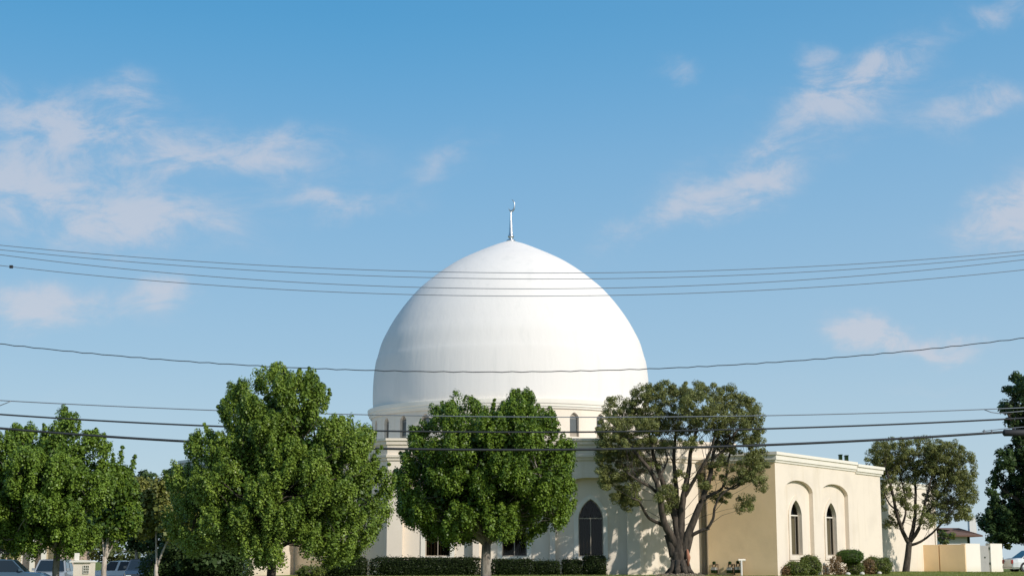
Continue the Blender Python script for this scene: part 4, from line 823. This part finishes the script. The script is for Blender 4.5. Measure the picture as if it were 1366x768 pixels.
# ------------------------------------------------------------------ cars, sign, distant buildings
CARM = {k: mat('car_paint_' + k, lambda t, c=c: princ(t, c, .25, spec=.6, **{'Coat Weight': .6})) for k, c in dict(white=(.75, .76, .76), dark=(.035, .045, .06), blue=(.05, .09, .13), silver=(.30, .32, .33)).items()}
M['carglass'] = mat('car_glass', lambda t: princ(t, (.015, .025, .035), .08, spec=.4))
M['lamp'] = mat('headlamp', lambda t: princ(t, (.7, .7, .7), .1, spec=.8)); M['tail'] = mat('tail_lamp', lambda t: princ(t, (.4, .02, .02), .3))
def car(name, x, y, rz, kind, paint, label, group='cars parked near the mosque', cat='car'):
    z0 = float(gz(x, y)) + .02; root = empty(name, (x, y, z0), label, cat, group); root.rotation_euler.z = rz
    # side profile stations: (x, belt z, half width) front = +x ; cabin (x,z)
    if kind == 'suv': st = [(2.35, .45, .70), (2.3, .78, .86), (1.9, .98, .92), (1.0, 1.05, .94), (-1.0, 1.08, .95), (-2.2, 1.06, .93), (-2.35, .95, .86), (-2.4, .5, .8)]; cab = [(1.15, 1.05), (.45, 1.66), (-1.95, 1.66), (-2.3, 1.06)]
    elif kind == 'pickup': st = [(2.6, .45, .70), (2.55, .82, .86), (2.2, .98, .92), (1.1, 1.04, .94), (-.9, 1.05, .95), (-2.6, 1.04, .93), (-2.68, .9, .9), (-2.7, .5, .85)]; cab = [(1.2, 1.04), (.55, 1.58), (-.6, 1.58), (-.95, 1.05)]
    else: st = [(2.25, .4, .68), (2.22, .64, .82), (1.8, .82, .88), (.9, .92, .90), (-.9, .95, .91), (-1.9, .93, .88), (-2.2, .85, .82), (-2.28, .45, .78)]; cab = [(1.1, .92), (.35, 1.42), (-.95, 1.42), (-1.7, .93)]
    b = MB(); k = 10; vs = []
    for (sx, bz, hw) in st:
        lo = .24; vs += [(sx, -hw * .9, lo), (sx, -hw, lo + .12), (sx, -hw * 1.0, bz * .72), (sx, -hw * .95, bz * .95), (sx, -hw * .8, bz), (sx, hw * .8, bz), (sx, hw * .95, bz * .95), (sx, hw, bz * .72), (sx, hw, lo + .12), (sx, hw * .9, lo)]
    fs = [(i * k + j, i * k + (j + 1) % k, (i + 1) * k + (j + 1) % k, (i + 1) * k + j) for i in range(len(st) - 1) for j in range(k)] + [tuple(range(k)), tuple((len(st) - 1) * k + j for j in range(k))[::-1]]
    b.add(vs, fs); wb = st[3][2] * .93; wt = wb * .80
    (x0, za_), (x1, zb_), (x2, _), (x3, zd_) = cab
    cv = [(x0, -wb, za_ - .06), (x1, -wt, zb_), (x2, -wt, zb_), (x3, -wb, zd_ - .06), (x0, wb, za_ - .06), (x1, wt, zb_), (x2, wt, zb_), (x3, wb, zd_ - .06)]
    xm = (x1 + x2) / 2; cv += [(xm, -wt * .9, zb_ + .04), (xm, wt * .9, zb_ + .04)]
    b.add(cv, [(0, 1, 2, 3), (4, 7, 6, 5), (0, 4, 5, 1), (3, 2, 6, 7), (1, 8, 2), (5, 6, 9), (1, 5, 9, 8), (2, 8, 9, 6)])
    body = b.build('body', CARM[paint], root, local=True)
    def pane(nm, quad, off):
        c = sum((Vector(q) for q in quad), Vector()) / 4; b = MB().add([c + (Vector(q) - c) * .88 + Vector(off) for q in quad], [(0, 1, 2, 3)]); return b.build(nm, M['carglass'], root, local=True)
    pane('windshield', (cv[0], cv[4], cv[5], cv[1]), (.012, 0, .012)); pane('rear_window', (cv[3], cv[7], cv[6], cv[2]), (-.012, 0, .012))
    for s, off in ((0, -.014), (4, .014)):
        a0, a1, a2, a3 = cv[s:s + 4]; m0, m1 = tuple(Vector(a0).lerp(Vector(a3), .47)), tuple(Vector(a1).lerp(Vector(a2), .47))
        n0, n1 = tuple(Vector(a0).lerp(Vector(a3), .5)), tuple(Vector(a1).lerp(Vector(a2), .5))
        pane('side_window', (a0, m0, m1, a1), (0, off, .01)); pane('side_window', (n0, a3, a2, n1), (0, off, .01))
    hw = st[2][2]
    for sx in (1.45, -1.45):
        for sy in (-1, 1):
            b = MB(); c = []; n = 18
            ty = MB(); pr_ = [(.20, -.1), (.33, -.11), (.345, -.05), (.345, .05), (.33, .11), (.20, .1)]; vs = []
            for rr, yy2 in pr_: vs += [(sx + rr * math.cos(2 * math.pi * q / n), sy * (hw - .08) + yy2, .345 + rr * math.sin(2 * math.pi * q / n)) for q in range(n)]
            ty.add(vs, [(i * n + q, i * n + (q + 1) % n, (i + 1) * n + (q + 1) % n, (i + 1) * n + q) for i in range(5) for q in range(n)]); w = ty.build('wheel', M['black'], root, local=True)
            rm = MB(); rm.add([(sx + .2 * math.cos(2 * math.pi * q / n), sy * (hw - .0), .345 + .2 * math.sin(2 * math.pi * q / n)) for q in range(n)], [tuple(range(n))]); rm.build('rim', M['steel'], w, local=True)
    fx = st[1][0]; rx = st[-2][0]
    for sy in (-1, 1):
        MB().box(fx - .12, fx + .02, sy * .62 - .14, sy * .62 + .14, st[1][1] - .2, st[1][1] - .06).build('headlight', M['lamp'], root, local=True)
        MB().box(rx - .08, rx + .05, sy * .68 - .1, sy * .68 + .1, st[-2][1] - .28, st[-2][1] - .04).build('tail_light', M['tail'], root, local=True)
        MB().box(cab[0][0] - .35, cab[0][0] - .2, sy * (hw + .02) - .08, sy * (hw + .02) + .08, za_ + .02, za_ + .16).build('mirror', CARM[paint], root, local=True)
    MB().box(fx - .02, fx + .06, -.7, .7, .34, .46).build('bumper', M['dark'], root, local=True)
    return root
p = P(8, 755, 84); car('parked_car', p.x, 84, R(8), 'suv', 'blue', 'dark blue parked car at the left frame edge, partly out of view')
p = P(71, 755, 90); car('parked_car', p.x, 90, R(-82), 'suv', 'silver', 'pale-roofed parked car seen end-on behind the far left maple trunk')
p = P(163, 755, 98); car('pickup_truck', p.x, 98, R(180), 'pickup', 'white', 'white pickup truck parked behind the pale forked trunk', cat='pickup truck')
p = P(190, 757, 90); car('parked_car', p.x, 90, R(-80), 'sedan', 'dark', 'dark parked car in deep shade right of the white pickup')
p = P(1341, 745, 104); car('parked_car', p.x + 2.3, 104, R(6), 'sedan', 'white', 'white car parked under the dark evergreen at the right edge')
# cream stucco sign pedestal with grid plaque
Y = 58; a, c = P(98, 752, Y), P(121.5, 752, Y)
sg = empty('sign_pedestal', ((a.x + c.x) / 2, Y, float(gz(a.x, Y))), 'cream stucco pedestal with rounded cap and square grid panel near the left trees', 'pedestal')
MB().box(a.x, c.x, Y, Y + .6, ZS - .05, Zat(749.5, Y)).build('body', M['cream'], sg)
x0, x1 = P(93.5, 748, Y).x, P(122.5, 748, Y).x; ch = [(x0, Zat(749.5, Y)), (x1, Zat(749.5, Y)), (x1, Zat(748.2, Y)), (x1 - .1, Zat(747.2, Y)), ((x0 + x1) / 2, Zat(746.4, Y)), (x0 + .1, Zat(747.2, Y)), (x0, Zat(748.2, Y))]
b = MB(); n = len(ch); b.add([(x, Y - .08, z) for x, z in ch] + [(x, Y + .68, z) for x, z in ch], [tuple(range(n)), tuple(range(n, 2 * n))[::-1]] + [(i, (i + 1) % n, n + (i + 1) % n, n + i) for i in range(n)]); b.build('cap', M['trim'], sg)
cx_ = P(100, 740, Y).x; MB().box(cx_ - .07, cx_ + .07, Y + .2, Y + .35, Zat(746.6, Y), Zat(737, Y)).build('post', M['trim'], sg)
gx0, gx1, gz0, gz1 = P(111.5, 755, Y).x, P(119, 755, Y).x, Zat(764, Y), Zat(753.5, Y)
gpn = MB().box(gx0, gx1, Y - .015, Y + .02, gz0, gz1).build('panel', M['dark'], sg); b = MB()
for k in range(4): x = gx0 + (gx1 - gx0) * k / 3; b.box(x - .008, x + .008, Y - .035, Y - .014, gz0, gz1)
for k in range(4): z = gz0 + (gz1 - gz0) * k / 3; b.box(gx0, gx1, Y - .038, Y - .016, z - .008, z + .008)
b.build('grille', M['trim'], gpn)
# distant pink building behind the left cars
Y = 122; pb = empty('stucco_building', (P(30, 750, Y).x, Y, ZS), 'low pink stucco building with cream columns far behind the left cars', 'building')
xa, xb = P(-80, 750, Y).x, P(78, 750, Y).x; zt = 3.0
MB().box(xa, xb, Y, Y + 9, ZS - .1, zt).build('wall', M['pink'], pb); MB().box(xa - .4, xb + .4, Y - .8, Y + 9.4, zt + .002, zt + .3).build('roof', M['brownroof'], pb)
for x in (-40, 4, 43, 58, 76): q = P(x, 750, Y - .6); MB().box(q.x - .16, q.x + .16, Y - .75, Y - .45, ZS, zt).build('column', M['trim'], pb)
for x in (20, 64, -20):
    q = P(x, 750, Y); w = MB().box(q.x - .55, q.x + .55, Y - .06, Y + .02, .35, 2.1).build('window', M['trim'], pb)
    MB().box(q.x - .45, q.x + .45, Y - .09, Y - .065, .45, 2.0).build('pane', M['curtain'], w)
# far house behind the yard gate
Y = 140; hb = empty('house', (P(1285, 750, Y).x, Y, 0), 'white low house with brown hip roof behind the yard wall', 'house')
ze = Zat(713.5, Y); zr = Zat(702.5, Y); x0, x1 = P(1246, 714, Y).x, P(1308, 714, Y).x
MB().box(x0 + .6, P(1290, 714, Y).x, Y, Y + 8, -.1, ze).build('wall', M['white'], hb)
MB().box(P(1290, 714, Y).x + .01, x1 - .6, Y + 1.2, Y + 8, -.1, ze).build('carport_wall', M['dark'], hb)
b = MB(); b.add([(x0, Y - .7, ze), (x1, Y - .7, ze), (x1, Y + 8.5, ze), (x0, Y + 8.5, ze), (x0 + 3.2, Y + 3.5, zr), (x1 - 3.2, Y + 3.5, zr), (x0, Y - .7, ze - .12), (x1, Y - .7, ze - .12), (x1, Y + 8.5, ze - .12), (x0, Y + 8.5, ze - .12)],
      [(0, 1, 5, 4), (1, 2, 5), (2, 3, 4, 5), (3, 0, 4), (0, 6, 7, 1), (1, 7, 8, 2), (3, 9, 6, 0), (6, 9, 8, 7)])
rf = b.build('roof', M['brownroof'], hb)
q = P(1304.5, 700, Y); MB().box(q.x - .3, q.x + .3, Y + 1.5, Y + 2.1, ze, Zat(690, Y + 1.8)).build('chimney', M['white'], rf)
